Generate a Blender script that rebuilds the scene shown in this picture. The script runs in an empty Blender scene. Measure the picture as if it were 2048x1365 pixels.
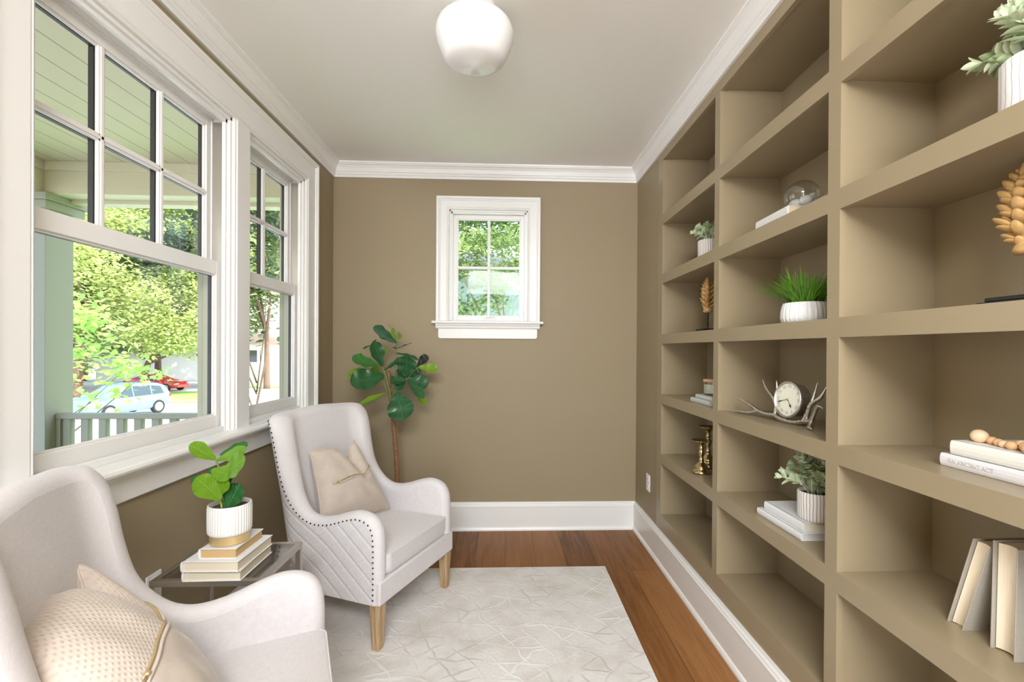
import bpy, bmesh, math, random
from math import sin, cos, pi, radians, sqrt
from mathutils import Vector, Matrix

# ------------------------------------------------------------------ camera, world, lights, exposure
SC = bpy.context.scene
COL = SC.collection
YAW, PIT, ROL = 0.0405860, -0.0040300, 0.0063565
F, CX, CY = 950.0, 1049.32, 703.49
EYE = Vector((0, 0, 1.33))

def cam_dir(a, b, d):
    c, s = cos(ROL), sin(ROL); a, b = c*a + s*b, -s*a + c*b
    x, y, z = a, d, -b
    c, s = cos(PIT), sin(PIT); y, z = c*y - s*z, s*y + c*z
    c, s = cos(YAW), sin(YAW); x, y = c*x + s*y, -s*x + c*y
    return Vector((x, y, z))

cam_data = bpy.data.cameras.new('camera')
cam = bpy.data.objects.new('camera', cam_data); COL.objects.link(cam)
X_, Y_, Z_ = cam_dir(1, 0, 0), -cam_dir(0, 1, 0), -cam_dir(0, 0, 1)
M = Matrix((X_, Y_, Z_)).transposed().to_4x4(); M.translation = EYE
cam.matrix_world = M
cam_data.sensor_width = 36; cam_data.lens = F/2048*36
cam_data.shift_x = (1024 - CX)/2048; cam_data.shift_y = (CY - 682.5)/2048
cam_data.clip_start = 0.02; cam_data.clip_end = 500
SC.camera = cam

SC.view_settings.view_transform = 'Standard'
SC.view_settings.look = 'None'
SC.view_settings.exposure = 0.95
SC.view_settings.gamma = 1.0
SC.view_settings.use_curve_mapping = False
SC.cycles.max_bounces = 10; SC.cycles.diffuse_bounces = 6; SC.cycles.glossy_bounces = 4
SC.cycles.transparent_max_bounces = 16; SC.cycles.transmission_bounces = 6
SC.cycles.sample_clamp_indirect = 6.0
SC.cycles.use_denoising = True
SC.cycles.caustics_reflective = False; SC.cycles.caustics_refractive = False

W = bpy.data.worlds.new('daylight_sky'); SC.world = W; W.use_nodes = True
wn = W.node_tree; wn.nodes.clear()
sky = wn.nodes.new('ShaderNodeTexSky'); sky.sky_type = 'NISHITA'; sky.sun_disc = False
sky.sun_elevation = radians(52); sky.sun_rotation = radians(110)
sky.air_density = 1.2; sky.dust_density = 2.5
bg = wn.nodes.new('ShaderNodeBackground'); bg.inputs[1].default_value = 0.42
wo = wn.nodes.new('ShaderNodeOutputWorld')
wn.links.new(sky.outputs[0], bg.inputs[0]); wn.links.new(bg.outputs[0], wo.inputs[0])

def light(name, kind, loc, direction, energy, color=(1, 1, 1), **kw):
    l = bpy.data.lights.new(name, kind); l.energy = energy; l.color = color
    for k, v in kw.items(): setattr(l, k, v)
    o = bpy.data.objects.new(name, l); COL.objects.link(o); o.location = loc
    o.rotation_euler = Vector(direction).to_track_quat('-Z', 'Y').to_euler()
    return o
light('sun', 'SUN', (5, -5, 12), (-0.60, 0.42, -0.95), 4.2, (1.0, 0.96, 0.88), angle=0.01)
# unseen fill lights added behind the camera to brighten the room
light('rear_opening_fill', 'AREA', (-0.14, -2.55, 1.2), (0, 1, 0.30), 22, (0.96, 0.98, 1.0), shape='RECTANGLE', size=2.1, size_y=1.8)  # added fill, shining in from the rear opening
light('rear_bounce_fill', 'AREA', (0.12, -1.45, 2.655), (0.05, 0.1, -1), 70, (0.96, 0.98, 1.0), shape='SQUARE', size=1.6)  # added fill, stands in for flash bounced off the ceiling
light('rear_forward_fill', 'AREA', (0.15, -0.95, 2.45), (0.22, 1, -0.45), 33, (0.96, 0.98, 1.0), shape='RECTANGLE', size=1.6, size_y=0.4)  # added fill, facing forward and down into the room
# sky portals in the window openings
for nm, loc, dr, sx, sy in (('front_window_portal', (-1.50, 1.76, 1.66), (1, 0, 0), 0.93, 1.42),
                            ('front_window_portal', (-1.50, 2.68, 1.66), (1, 0, 0), 0.66, 1.42),
                            ('side_window_portal', (-0.128, 3.72, 1.94), (0, -1, 0), 0.6, 0.82)):
    po = light(nm, 'AREA', loc, dr, 1.0, shape='RECTANGLE', size=sx, size_y=sy); po.data.cycles.is_portal = True

# ------------------------------------------------------------------ measures
L, R, D = 1.253, 0.977, 3.504          # left wall, right wall, back wall
CEIL = 2.672
REAR = -2.6

# ------------------------------------------------------------------ materials
def newmat(name):
    m = bpy.data.materials.new(name); m.use_nodes = True
    nt = m.node_tree; nt.nodes.clear()
    out = nt.nodes.new('ShaderNodeOutputMaterial')
    return m, nt, out

class G:
    """small node helper"""
    def __init__(s, nt): s.nt = nt
    def n(s, t, **kw):
        x = s.nt.nodes.new(t)
        for k, v in kw.items(): setattr(x, k, v)
        return x
    def set(s, node, key, val):
        if isinstance(val, bpy.types.NodeSocket): s.nt.links.new(val, node.inputs[key])
        else: node.inputs[key].default_value = val
    def math(s, op, a, b=0.0, c=0.0, clamp=False):
        x = s.n('ShaderNodeMath', operation=op); x.use_clamp = clamp
        s.set(x, 0, a); s.set(x, 1, b); s.set(x, 2, c)
        return x.outputs[0]
    def mix(s, f, a, b, t='MIX'):
        x = s.n('ShaderNodeMix', data_type='RGBA', blend_type=t)
        s.set(x, 0, f)
        s.set(x, 6, a if isinstance(a, bpy.types.NodeSocket) else (*a[:3], 1))
        s.set(x, 7, b if isinstance(b, bpy.types.NodeSocket) else (*b[:3], 1))
        return x.outputs[2]
    def coord(s, which='Object'): return s.n('ShaderNodeTexCoord').outputs[which]
    def mapping(s, v, scale=(1, 1, 1), rot=(0, 0, 0), loc=(0, 0, 0)):
        x = s.n('ShaderNodeMapping'); s.set(x, 0, v)
        x.inputs['Scale'].default_value = scale; x.inputs['Rotation'].default_value = rot
        x.inputs['Location'].default_value = loc
        return x.outputs[0]
    def noise(s, v, scale=5, detail=3, rough=0.5, dist=0.0):
        x = s.n('ShaderNodeTexNoise'); s.set(x, 'Vector', v); s.set(x, 'Scale', scale)
        s.set(x, 'Detail', detail); s.set(x, 'Roughness', rough); s.set(x, 'Distortion', dist)
        return x.outputs[0]
    def ramp(s, f, stops):
        x = s.n('ShaderNodeValToRGB'); s.set(x, 0, f)
        e = x.color_ramp.elements
        while len(e) < len(stops): e.new(0.5)
        for el, (p, c) in zip(e, stops):
            el.position = p; el.color = (*c, 1) if len(c) == 3 else c
        return x.outputs[0]
    def bump(s, h, strength=0.2, dist=0.01, nrm=None):
        x = s.n('ShaderNodeBump'); s.set(x, 'Height', h); s.set(x, 'Strength', strength)
        s.set(x, 'Distance', dist)
        if nrm is not None: s.set(x, 'Normal', nrm)
        return x.outputs[0]
    def sep(s, v):
        x = s.n('ShaderNodeSeparateXYZ'); s.set(x, 0, v); return x.outputs
    def comb(s, a, b, c=0.0):
        x = s.n('ShaderNodeCombineXYZ'); s.set(x, 0, a); s.set(x, 1, b); s.set(x, 2, c); return x.outputs[0]

def principled(g, out, col, rough=0.5, metal=0.0, nrm=None, spec=0.5, **kw):
    b = g.n('ShaderNodeBsdfPrincipled')
    g.set(b, 'Base Color', col if isinstance(col, bpy.types.NodeSocket) else (*col, 1))
    g.set(b, 'Roughness', rough); g.set(b, 'Metallic', metal); g.set(b, 'Specular IOR Level', spec)
    if nrm is not None: g.set(b, 'Normal', nrm)
    for k, v in kw.items(): g.set(b, k, v)
    g.nt.links.new(b.outputs[0], out.inputs[0])
    return b

def simple(name, col, rough=0.5, metal=0.0, spec=0.5, noise_amt=0.0, noise_scale=20, bump=0.0, bump_scale=200,
           coord='Object', **kw):
    m, nt, out = newmat(name); g = G(nt)
    c = g.coord(coord); nrm = None; cc = col
    if noise_amt > 0:
        f = g.noise(c, noise_scale, 3)
        cc = g.mix(f, [x*(1-noise_amt) for x in col], [min(1, x*(1+noise_amt)) for x in col])
    if bump > 0:
        nrm = g.bump(g.noise(c, bump_scale, 2), bump, 0.002)
    principled(g, out, cc, rough, metal, nrm, spec, **kw)
    return m

PAINT = (0.318, 0.254, 0.158)
M_wall = simple('taupe_wall_paint', PAINT, 0.55, spec=0.35, noise_amt=0.02, noise_scale=3, bump=0.12, bump_scale=260)
M_case = simple('taupe_satin_paint', PAINT, 0.34, spec=0.5, noise_amt=0.015, noise_scale=4, bump=0.03, bump_scale=120)
M_trim = simple('white_trim_paint', (0.82, 0.815, 0.80), 0.32, spec=0.5, bump=0.02, bump_scale=60)
M_sash = simple('white_sash_paint', (0.82, 0.81, 0.795), 0.35, spec=0.5)
M_ceil = simple('ceiling_paint', (0.89, 0.88, 0.845), 0.75, spec=0.2, bump=0.05, bump_scale=200)
M_gasket = simple('dark_gasket', (0.02, 0.018, 0.018), 0.4)
M_ext = simple('pale_green_exterior_paint', (0.33, 0.34, 0.26), 0.5)
M_soffit = simple('porch_ceiling_cream', (0.66, 0.62, 0.44), 0.5)
M_plastic = simple('white_plastic', (0.85, 0.84, 0.82), 0.3)
M_black = simple('black_metal', (0.012, 0.012, 0.013), 0.45, noise_amt=0.1)
M_nickel = simple('brushed_nickel', (0.50, 0.46, 0.41), 0.32, 0.9, bump=0.03, bump_scale=300)
M_silver = simple('antique_silver', (0.66, 0.61, 0.55), 0.30, 0.95, noise_amt=0.25, noise_scale=60, bump=0.4, bump_scale=180)
M_brass = simple('antique_brass', (0.52, 0.39, 0.19), 0.24, 1.0, noise_amt=0.2, noise_scale=30)
M_goldband = simple('brushed_gold_glaze', (0.78, 0.57, 0.27), 0.38, 0.55, noise_amt=0.12, noise_scale=25)
M_carved = simple('gilded_carved_wood', (0.56, 0.34, 0.13), 0.5, 0.15, noise_amt=0.35, noise_scale=55, bump=0.5, bump_scale=120)
M_ceramic = simple('white_ceramic', (0.77, 0.76, 0.73), 0.35, bump=0.06, bump_scale=90)
M_ceramic_rough = simple('white_textured_ceramic', (0.78, 0.775, 0.77), 0.55, bump=0.7, bump_scale=110)
M_soil = simple('potting_soil', (0.06, 0.04, 0.025), 0.9, noise_amt=0.7, noise_scale=150, bump=1.0, bump_scale=200)
M_stem = simple('green_stem', (0.16, 0.22, 0.06), 0.6)
M_cloth_white = simple('white_book_cloth', (0.76, 0.755, 0.75), 0.6, bump=0.1, bump_scale=500)
M_cloth_grey = simple('grey_book_cloth', (0.46, 0.42, 0.36), 0.7, bump=0.4, bump_scale=500, noise_amt=0.1, noise_scale=300)
M_cloth_silver = simple('silver_grey_book_cloth', (0.60, 0.60, 0.585), 0.55, bump=0.3, bump_scale=400)
M_beads = simple('natural_wood_bead', (0.72, 0.42, 0.22), 0.45, noise_amt=0.12, noise_scale=60)
M_beads2 = simple('pale_wood_bead', (0.80, 0.58, 0.38), 0.5, noise_amt=0.1, noise_scale=60)
M_lidwood = simple('blond_wood_lid', (0.62, 0.34, 0.17), 0.5, noise_amt=0.15, noise_scale=90)
M_wax = simple('cream_wax', (0.85, 0.80, 0.68), 0.5)
M_asphalt = simple('pale_concrete', (0.62, 0.61, 0.60), 0.9, noise_amt=0.08, noise_scale=2)
M_grass_out = simple('lawn_grass', (0.24, 0.46, 0.09), 0.9, noise_amt=0.4, noise_scale=9, bump=1.0, bump_scale=40)
M_bark = simple('tree_bark', (0.16, 0.11, 0.075), 0.9, noise_amt=0.4, noise_scale=14, bump=1.0, bump_scale=30)
M_redpaint = simple('red_car_paint', (0.55, 0.02, 0.03), 0.2, 0.0, **{'Coat Weight': 0.8})
M_bluepaint = simple('pale_blue_car_paint', (0.16, 0.36, 0.50), 0.25, 0.0, **{'Coat Weight': 0.8})
M_carglass = simple('tinted_car_glass', (0.03, 0.05, 0.05), 0.06, spec=1.0)
M_tyre = simple('tyre_rubber', (0.02, 0.02, 0.02), 0.8)
M_rim = simple('alloy_rim', (0.7, 0.7, 0.7), 0.3, 0.8)
M_clockface = simple('cream_clock_dial', (0.83, 0.82, 0.69), 0.5)
M_ink = simple('dark_ink', (0.03, 0.028, 0.025), 0.5)
M_faintink = simple('grey_ink', (0.36, 0.36, 0.34), 0.5)
M_emboss = simple('pale_grey_lettering', (0.58, 0.57, 0.55), 0.6)
M_zip = simple('brass_zip', (0.66, 0.50, 0.27), 0.35, 0.7)
M_siding = simple('white_siding', (0.82, 0.82, 0.80), 0.6)
M_roof = simple('peach_shingle_roof', (0.55, 0.40, 0.31), 0.9, noise_amt=0.2, noise_scale=3)
M_stud = simple('dark_bronze_stud', (0.05, 0.035, 0.03), 0.35, 0.7)

def mat_glass(name='window_glass', tint=(0.985, 0.98, 0.975), refl=0.024):
    m, nt, out = newmat(name); g = G(nt)
    t = g.n('ShaderNodeBsdfTransparent'); t.inputs[0].default_value = (*tint, 1)
    gl = g.n('ShaderNodeBsdfGlossy'); gl.inputs['Roughness'].default_value = 0.02
    lw = g.n('ShaderNodeLayerWeight'); lw.inputs[0].default_value = 0.25
    f = g.math('ADD', g.math('MULTIPLY', lw.outputs['Facing'], refl*1.6), refl*0.35, clamp=True)
    mx = g.n('ShaderNodeMixShader'); g.set(mx, 0, f)
    nt.links.new(t.outputs[0], mx.inputs[1]); nt.links.new(gl.outputs[0], mx.inputs[2])
    nt.links.new(mx.outputs[0], out.inputs[0])
    return m
M_glass = mat_glass()
M_jarglass = mat_glass('clear_jar_glass', (0.93, 0.95, 0.93), 0.28)
M_tabletop = mat_glass('smoked_table_glass', (0.62, 0.60, 0.57), 0.32)

def mat_opal():
    m, nt, out = newmat('opal_milk_glass'); g = G(nt)
    principled(g, out, (0.87, 0.87, 0.86), 0.12, spec=0.6, **{'Subsurface Weight': 0.3, 'Subsurface Radius': (0.05, 0.05, 0.05), 'Subsurface Scale': 0.5})
    return m
M_opal = mat_opal()

def mat_floor():
    m, nt, out = newmat('oak_floorboards'); g = G(nt)
    c = g.sep(g.coord())
    v = g.comb(c[1], g.math('SUBTRACT', c[0], 0.007 - 1.9))
    br = g.n('ShaderNodeTexBrick'); br.offset = 0.38; br.offset_frequency = 2
    g.set(br, 'Vector', v); g.set(br, 'Scale', 1.0)
    for k, val in (('Brick Width', 1.75), ('Row Height', 0.19), ('Mortar Size', 0.0012), ('Mortar Smooth', 0.3), ('Bias', 0.0)):
        br.inputs[k].default_value = val
    br.inputs['Color1'].default_value = (0, 0, 0, 1); br.inputs['Color2'].default_value = (1, 1, 1, 1)
    br.inputs['Mortar'].default_value = (0.5, 0.5, 0.5, 1)
    tone = g.sep(br.outputs[0])[0]
    shift = g.math('MULTIPLY', tone, 7.0)
    gv = g.comb(g.math('MULTIPLY', c[0], 26.0), g.math('ADD', g.math('MULTIPLY', c[1], 2.0), shift), shift)
    grain = g.noise(gv, 1.0, 7, 0.62, 0.8)
    fine = g.noise(g.comb(g.math('MULTIPLY', c[0], 190.0), g.math('MULTIPLY', c[1], 7.0), shift), 1.0, 3)
    big = g.noise(g.comb(g.math('MULTIPLY', c[0], 3.0), g.math('MULTIPLY', c[1], 1.3), shift), 1.0, 2)
    f = g.math('ADD', g.math('ADD', g.math('MULTIPLY', grain, 0.62), g.math('MULTIPLY', fine, 0.2)),
               g.math('ADD', g.math('MULTIPLY', tone, 0.32), g.math('MULTIPLY', big, 0.22)))
    col = g.ramp(f, [(0.34, (0.045, 0.018, 0.007)), (0.50, (0.125, 0.052, 0.018)), (0.66, (0.235, 0.098, 0.028)), (0.86, (0.33, 0.15, 0.05))])
    kn = g.n('ShaderNodeTexVoronoi'); g.set(kn, 'Vector', g.comb(g.math('MULTIPLY', c[0], 2.6), g.math('MULTIPLY', c[1], 1.5), 0.0)); kn.inputs['Scale'].default_value = 1.0
    knot = g.ramp(g.math('ADD', kn.outputs['Distance'], g.math('MULTIPLY', fine, 0.05)), [(0.02, (1, 1, 1)), (0.07, (0.5, 0.5, 0.5)), (0.17, (0, 0, 0))])
    col = g.mix(g.math('MULTIPLY', g.sep(knot)[0], 0.8), col, (0.03, 0.012, 0.006))
    col = g.mix(br.outputs[1], col, (0.02, 0.009, 0.004))
    nrm = g.bump(g.math('SUBTRACT', f, g.math('MULTIPLY', br.outputs[1], 2.0)), 0.25, 0.002)
    principled(g, out, col, g.math('ADD', 0.38, g.math('MULTIPLY', fine, 0.18)), nrm=nrm, spec=0.28)
    return m
M_floor = mat_floor()

def mat_rug():
    m, nt, out = newmat('cream_lattice_rug_pile'); g = G(nt)
    co = g.coord(); c = g.sep(co)
    wob = g.noise(co, 3.2, 3); wob2 = g.noise(g.mapping(co, loc=(5, 3, 1)), 3.0, 3)
    def fam(a, b, k, w):
        s_ = g.math('ADD', g.math('ADD', g.math('MULTIPLY', c[0], a), g.math('MULTIPLY', c[1], b)), g.math('MULTIPLY', w, 0.19))
        fr = g.math('FRACT', g.math('MULTIPLY', s_, k))
        d = g.math('ABSOLUTE', g.math('SUBTRACT', fr, 0.5))
        return g.math('SUBTRACT', 1.0, g.math('DIVIDE', d, 0.075), clamp=True)
    l1 = fam(0.83, 0.56, 9.5, wob); l2 = fam(0.62, -0.78, 9.5, wob2); l3 = fam(0.12, 0.99, 7.5, wob2)
    m1 = g.ramp(g.noise(g.mapping(co, loc=(2, 9, 0)), 7, 3), [(0.38, (0, 0, 0)), (0.56, (1, 1, 1))])
    lines = g.math('MULTIPLY', g.math('MAXIMUM', g.math('MAXIMUM', l1, l2), l3), g.sep(m1)[0])
    m2 = g.sep(g.ramp(g.noise(g.mapping(co, loc=(7, 1, 0)), 2.6, 2), [(0.45, (0, 0, 0)), (0.58, (1, 1, 1))]))[0]
    blot = g.sep(g.ramp(g.noise(co, 4.4, 5, 0.6), [(0.46, (0, 0, 0)), (0.66, (1, 1, 1))]))[0]
    pile = g.noise(co, 420, 2); fleck = g.noise(co, 70, 3)
    col = g.mix(g.math('MULTIPLY', blot, 0.8), (0.76, 0.74, 0.72), (0.58, 0.52, 0.46))
    col = g.mix(g.math('MULTIPLY', fleck, 0.35), col, (0.82, 0.80, 0.77))
    lc = g.mix(m2, (0.90, 0.89, 0.87), (0.52, 0.50, 0.48))
    col = g.mix(g.math('MULTIPLY', lines, 0.75), col, lc)
    h = g.math('ADD', g.math('MULTIPLY', pile, 0.6), g.math('ADD', g.math('MULTIPLY', lines, 0.9), g.math('MULTIPLY', fleck, 0.8)))
    principled(g, out, col, 0.9, nrm=g.bump(h, 0.5, 0.004), spec=0.15, **{'Sheen Weight': 0.25, 'Sheen Roughness': 0.5})
    return m
M_rug = mat_rug()

def mat_linen(name, col, quilt=False):
    m, nt, out = newmat(name); g = G(nt)
    co = g.coord(); c = g.sep(co)
    a = g.noise(g.mapping(co, (900, 60, 60)), 1, 2); b = g.noise(g.mapping(co, (60, 60, 900)), 1, 2)
    d = g.noise(g.mapping(co, (60, 900, 60)), 1, 2)
    w = g.math('ADD', g.math('ADD', a, b), d)
    f = g.math('MULTIPLY', g.math('SUBTRACT', w, 1.0), 0.9, clamp=True)
    cc = g.mix(f, [x*0.90 for x in col], [min(1, x*1.07) for x in col])
    nrm = g.bump(w, 0.22, 0.0012)
    if quilt:   # stitched diagonal channels, real relief only on the outside of the shell
        uv = g.sep(g.coord('UV'))
        def fam(k1, k2, width):
            fr = g.math('FRACT', g.math('ADD', g.math('MULTIPLY', uv[0], k1), g.math('MULTIPLY', uv[1], k2)))
            dd = g.math('ABSOLUTE', g.math('SUBTRACT', fr, 0.5))
            return g.math('MINIMUM', g.math('DIVIDE', dd, width), 1.0)
        q = g.math('MINIMUM', fam(11.0, 13.0, 0.16), g.math('ADD', fam(9.0, -13.0, 0.16), 0.55))
        nrm = g.bump(q, 0.38, 0.006, nrm)
    principled(g, out, cc, 0.85, nrm=nrm, spec=0.2, **{'Sheen Weight': 0.2})
    return m
LINEN = (0.68, 0.65, 0.66)
M_linen = mat_linen('pale_linen_weave', LINEN)
M_quilt = mat_linen('quilted_pale_linen', LINEN, True)

def mat_pillow():
    m, nt, out = newmat('champagne_velvet'); g = G(nt)
    uv = g.sep(g.coord('UV'))
    side = g.math('SUBTRACT', uv[1], g.math('ADD', 0.50, g.math('MULTIPLY', uv[0], 0.16)))
    mask = g.math('GREATER_THAN', side, 0.0)
    a = g.math('SINE', g.math('MULTIPLY', g.math('ADD', uv[0], uv[1]), 92.0))
    b = g.math('SINE', g.math('MULTIPLY', g.math('SUBTRACT', uv[0], uv[1]), 92.0))
    dim = g.math('POWER', g.math('ABSOLUTE', g.math('MULTIPLY', a, b)), 3.0)
    co = g.coord()
    cr = g.noise(co, 14, 4, 0.6, 0.6)
    col = g.mix(cr, (0.44, 0.37, 0.31), (0.62, 0.54, 0.47))
    col = g.mix(g.math('MULTIPLY', g.math('MULTIPLY', dim, mask), 0.22), col, (0.34, 0.27, 0.22))
    h = g.math('SUBTRACT', g.math('MULTIPLY', cr, 0.8), g.math('MULTIPLY', g.math('MULTIPLY', dim, mask), 0.7))
    principled(g, out, col, 0.62, nrm=g.bump(h, 0.4, 0.005), spec=0.25, **{'Sheen Weight': 0.35, 'Sheen Roughness': 0.35})
    return m
M_velvet = mat_pillow()

def mat_oakleg():
    m, nt, out = newmat('limed_oak'); g = G(nt)
    co = g.mapping(g.coord(), (60, 60, 5))
    f = g.noise(co, 1.0, 6, 0.6, 0.7)
    col = g.ramp(f, [(0.3, (0.25, 0.15, 0.075)), (0.5, (0.42, 0.28, 0.15)), (0.72, (0.56, 0.42, 0.27))])
    principled(g, out, col, 0.5, nrm=g.bump(f, 0.2, 0.002))
    return m
M_oak = mat_oakleg()

def mat_leaf(name, c1, c2, rough=0.35, transl=0.25, scale=12, coord='Object', veins=True):
    m, nt, out = newmat(name); g = G(nt)
    f = g.noise(g.coord(coord), scale, 2)
    col = g.mix(f, c1, c2)
    nrm = None
    if veins:
        uv = g.sep(g.coord('UV'))
        mid = g.math('ABSOLUTE', g.math('SUBTRACT', uv[0], 0.5))
        vein = g.math('FRACT', g.math('SUBTRACT', g.math('MULTIPLY', uv[1], 7.0), g.math('MULTIPLY', mid, 5.0)))
        vl = g.math('SUBTRACT', 1.0, g.math('DIVIDE', g.math('ABSOLUTE', g.math('SUBTRACT', vein, 0.5)), 0.07), clamp=True)
        ml = g.math('SUBTRACT', 1.0, g.math('DIVIDE', mid, 0.022), clamp=True)
        k = g.math('MAXIMUM', g.math('MULTIPLY', vl, 0.55), ml)
        col = g.mix(g.math('MULTIPLY', k, 0.6), col, [min(1, x*1.7+0.05) for x in c2])
        nrm = g.bump(g.math('SUBTRACT', 1.0, k), 0.5, 0.003)
    b = g.n('ShaderNodeBsdfPrincipled'); g.set(b, 'Base Color', col); g.set(b, 'Roughness', rough)
    if nrm is not None: g.set(b, 'Normal', nrm)
    t = g.n('ShaderNodeBsdfTranslucent'); g.set(t, 0, g.mix(0.5, col, [min(1, x*1.6) for x in c2]))
    mx = g.n('ShaderNodeMixShader'); mx.inputs[0].default_value = transl
    nt.links.new(b.outputs[0], mx.inputs[1]); nt.links.new(t.outputs[0], mx.inputs[2]); nt.links.new(mx.outputs[0], out.inputs[0])
    return m
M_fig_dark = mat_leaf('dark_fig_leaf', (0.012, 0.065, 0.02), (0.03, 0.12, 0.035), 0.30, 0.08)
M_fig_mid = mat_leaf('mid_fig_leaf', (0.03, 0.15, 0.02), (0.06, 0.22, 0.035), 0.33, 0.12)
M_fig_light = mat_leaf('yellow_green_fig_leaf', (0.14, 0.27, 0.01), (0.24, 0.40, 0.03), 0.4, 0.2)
M_bright_leaf = mat_leaf('bright_table_fig_leaf', (0.08, 0.20, 0.008), (0.19, 0.36, 0.018), 0.34, 0.2)
M_deep_leaf = mat_leaf('deep_green_table_fig_leaf', (0.01, 0.075, 0.015), (0.025, 0.14, 0.03), 0.3, 0.1)
M_lamb = mat_leaf('frosted_green_leaf', (0.46, 0.56, 0.34), (0.72, 0.80, 0.58), 0.7, 0.15, 30, veins=False)
M_lamb2 = mat_leaf('frosted_green_leaf_dark', (0.24, 0.34, 0.16), (0.44, 0.54, 0.31), 0.7, 0.15, 30, veins=False)
M_blade = mat_leaf('grass_blade', (0.03, 0.14, 0.01), (0.18, 0.42, 0.03), 0.35, 0.2, 16, veins=False)
M_tree_a = mat_leaf('yellow_green_tree_leaf', (0.20, 0.29, 0.08), (0.58, 0.66, 0.28), 0.55, 0.42, 0.9, veins=False)  # bright yellow-green leaf tone, mottled by noise
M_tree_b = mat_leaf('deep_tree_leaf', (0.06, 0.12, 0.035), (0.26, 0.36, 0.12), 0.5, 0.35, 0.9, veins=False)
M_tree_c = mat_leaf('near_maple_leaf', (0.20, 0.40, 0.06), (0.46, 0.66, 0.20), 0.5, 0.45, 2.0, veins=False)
M_tree_d = mat_leaf('shaded_magnolia_leaf', (0.02, 0.05, 0.02), (0.07, 0.13, 0.05), 0.4, 0.15, 2.0, veins=False)  # dark tone puts the backlit shade of the leaves into their colour

def mat_porch_ceiling():
    m, nt, out = newmat('porch_ceiling_boards'); g = G(nt)
    c = g.sep(g.coord())
    fr = g.math('FRACT', g.math('DIVIDE', g.math('ADD', c[0], 1.856+15.0+0.075), 0.150))
    d = g.math('ABSOLUTE', g.math('SUBTRACT', fr, 0.5))
    groove = g.math('GREATER_THAN', d, 0.478)
    col = g.mix(groove, (0.64, 0.60, 0.40), (0.25, 0.24, 0.15))
    principled(g, out, col, 0.5)
    return m
M_pceil = mat_porch_ceiling()

def mat_pages(name='paper_pages', c=(0.78, 0.70, 0.55), axis=2, amt=0.3):
    m, nt, out = newmat(name); g = G(nt)
    co = g.coord()
    sc = [4, 4, 4]; sc[axis] = 900
    f = g.noise(g.mapping(co, tuple(sc)), 1, 1)
    col = g.mix(f, [x*(1-amt) for x in c], [min(1, x*(1+amt*0.4)) for x in c])
    principled(g, out, col, 0.8, nrm=g.bump(f, 0.4, 0.001))
    return m
M_pages = mat_pages()
M_pages_x = mat_pages('paper_pages_upright', (0.84, 0.73, 0.56), 0, 0.12)
M_pages_gold = mat_pages('gilt_page_edges', (0.62, 0.42, 0.20), 2, 0.35)

def mat_ribs(name, n, base, dark, width=0.3):
    m, nt, out = newmat(name); g = G(nt)
    uv = g.sep(g.coord('UV'))
    w = g.noise(g.coord(), 18, 2)
    fr = g.math('FRACT', g.math('ADD', g.math('MULTIPLY', uv[0], n), g.math('MULTIPLY', w, 0.8)))
    k = g.math('LESS_THAN', fr, width)
    col = g.mix(k, base, dark)
    principled(g, out, col, 0.55, nrm=g.bump(g.math('SUBTRACT', 1.0, k), 0.5, 0.003))
    return m
M_striped = mat_ribs('carved_striped_ceramic', 34, (0.80, 0.76, 0.73), (0.40, 0.35, 0.31))
M_striped2 = mat_ribs('pale_striped_ceramic', 30, (0.88, 0.87, 0.88), (0.52, 0.50, 0.48), 0.16)

def mat_brick():
    m, nt, out = newmat('red_brick'); g = G(nt)
    br = g.n('ShaderNodeTexBrick'); c = g.sep(g.coord())
    g.set(br, 'Vector', g.comb(g.math('ADD', c[0], c[1]), c[2])); br.inputs['Scale'].default_value = 4
    br.inputs['Color1'].default_value = (0.45, 0.13, 0.07, 1); br.inputs['Color2'].default_value = (0.55, 0.2, 0.1, 1)
    br.inputs['Mortar'].default_value = (0.5, 0.45, 0.4, 1)
    principled(g, out, br.outputs[0], 0.9)
    return m
M_brick = mat_brick()

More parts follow.
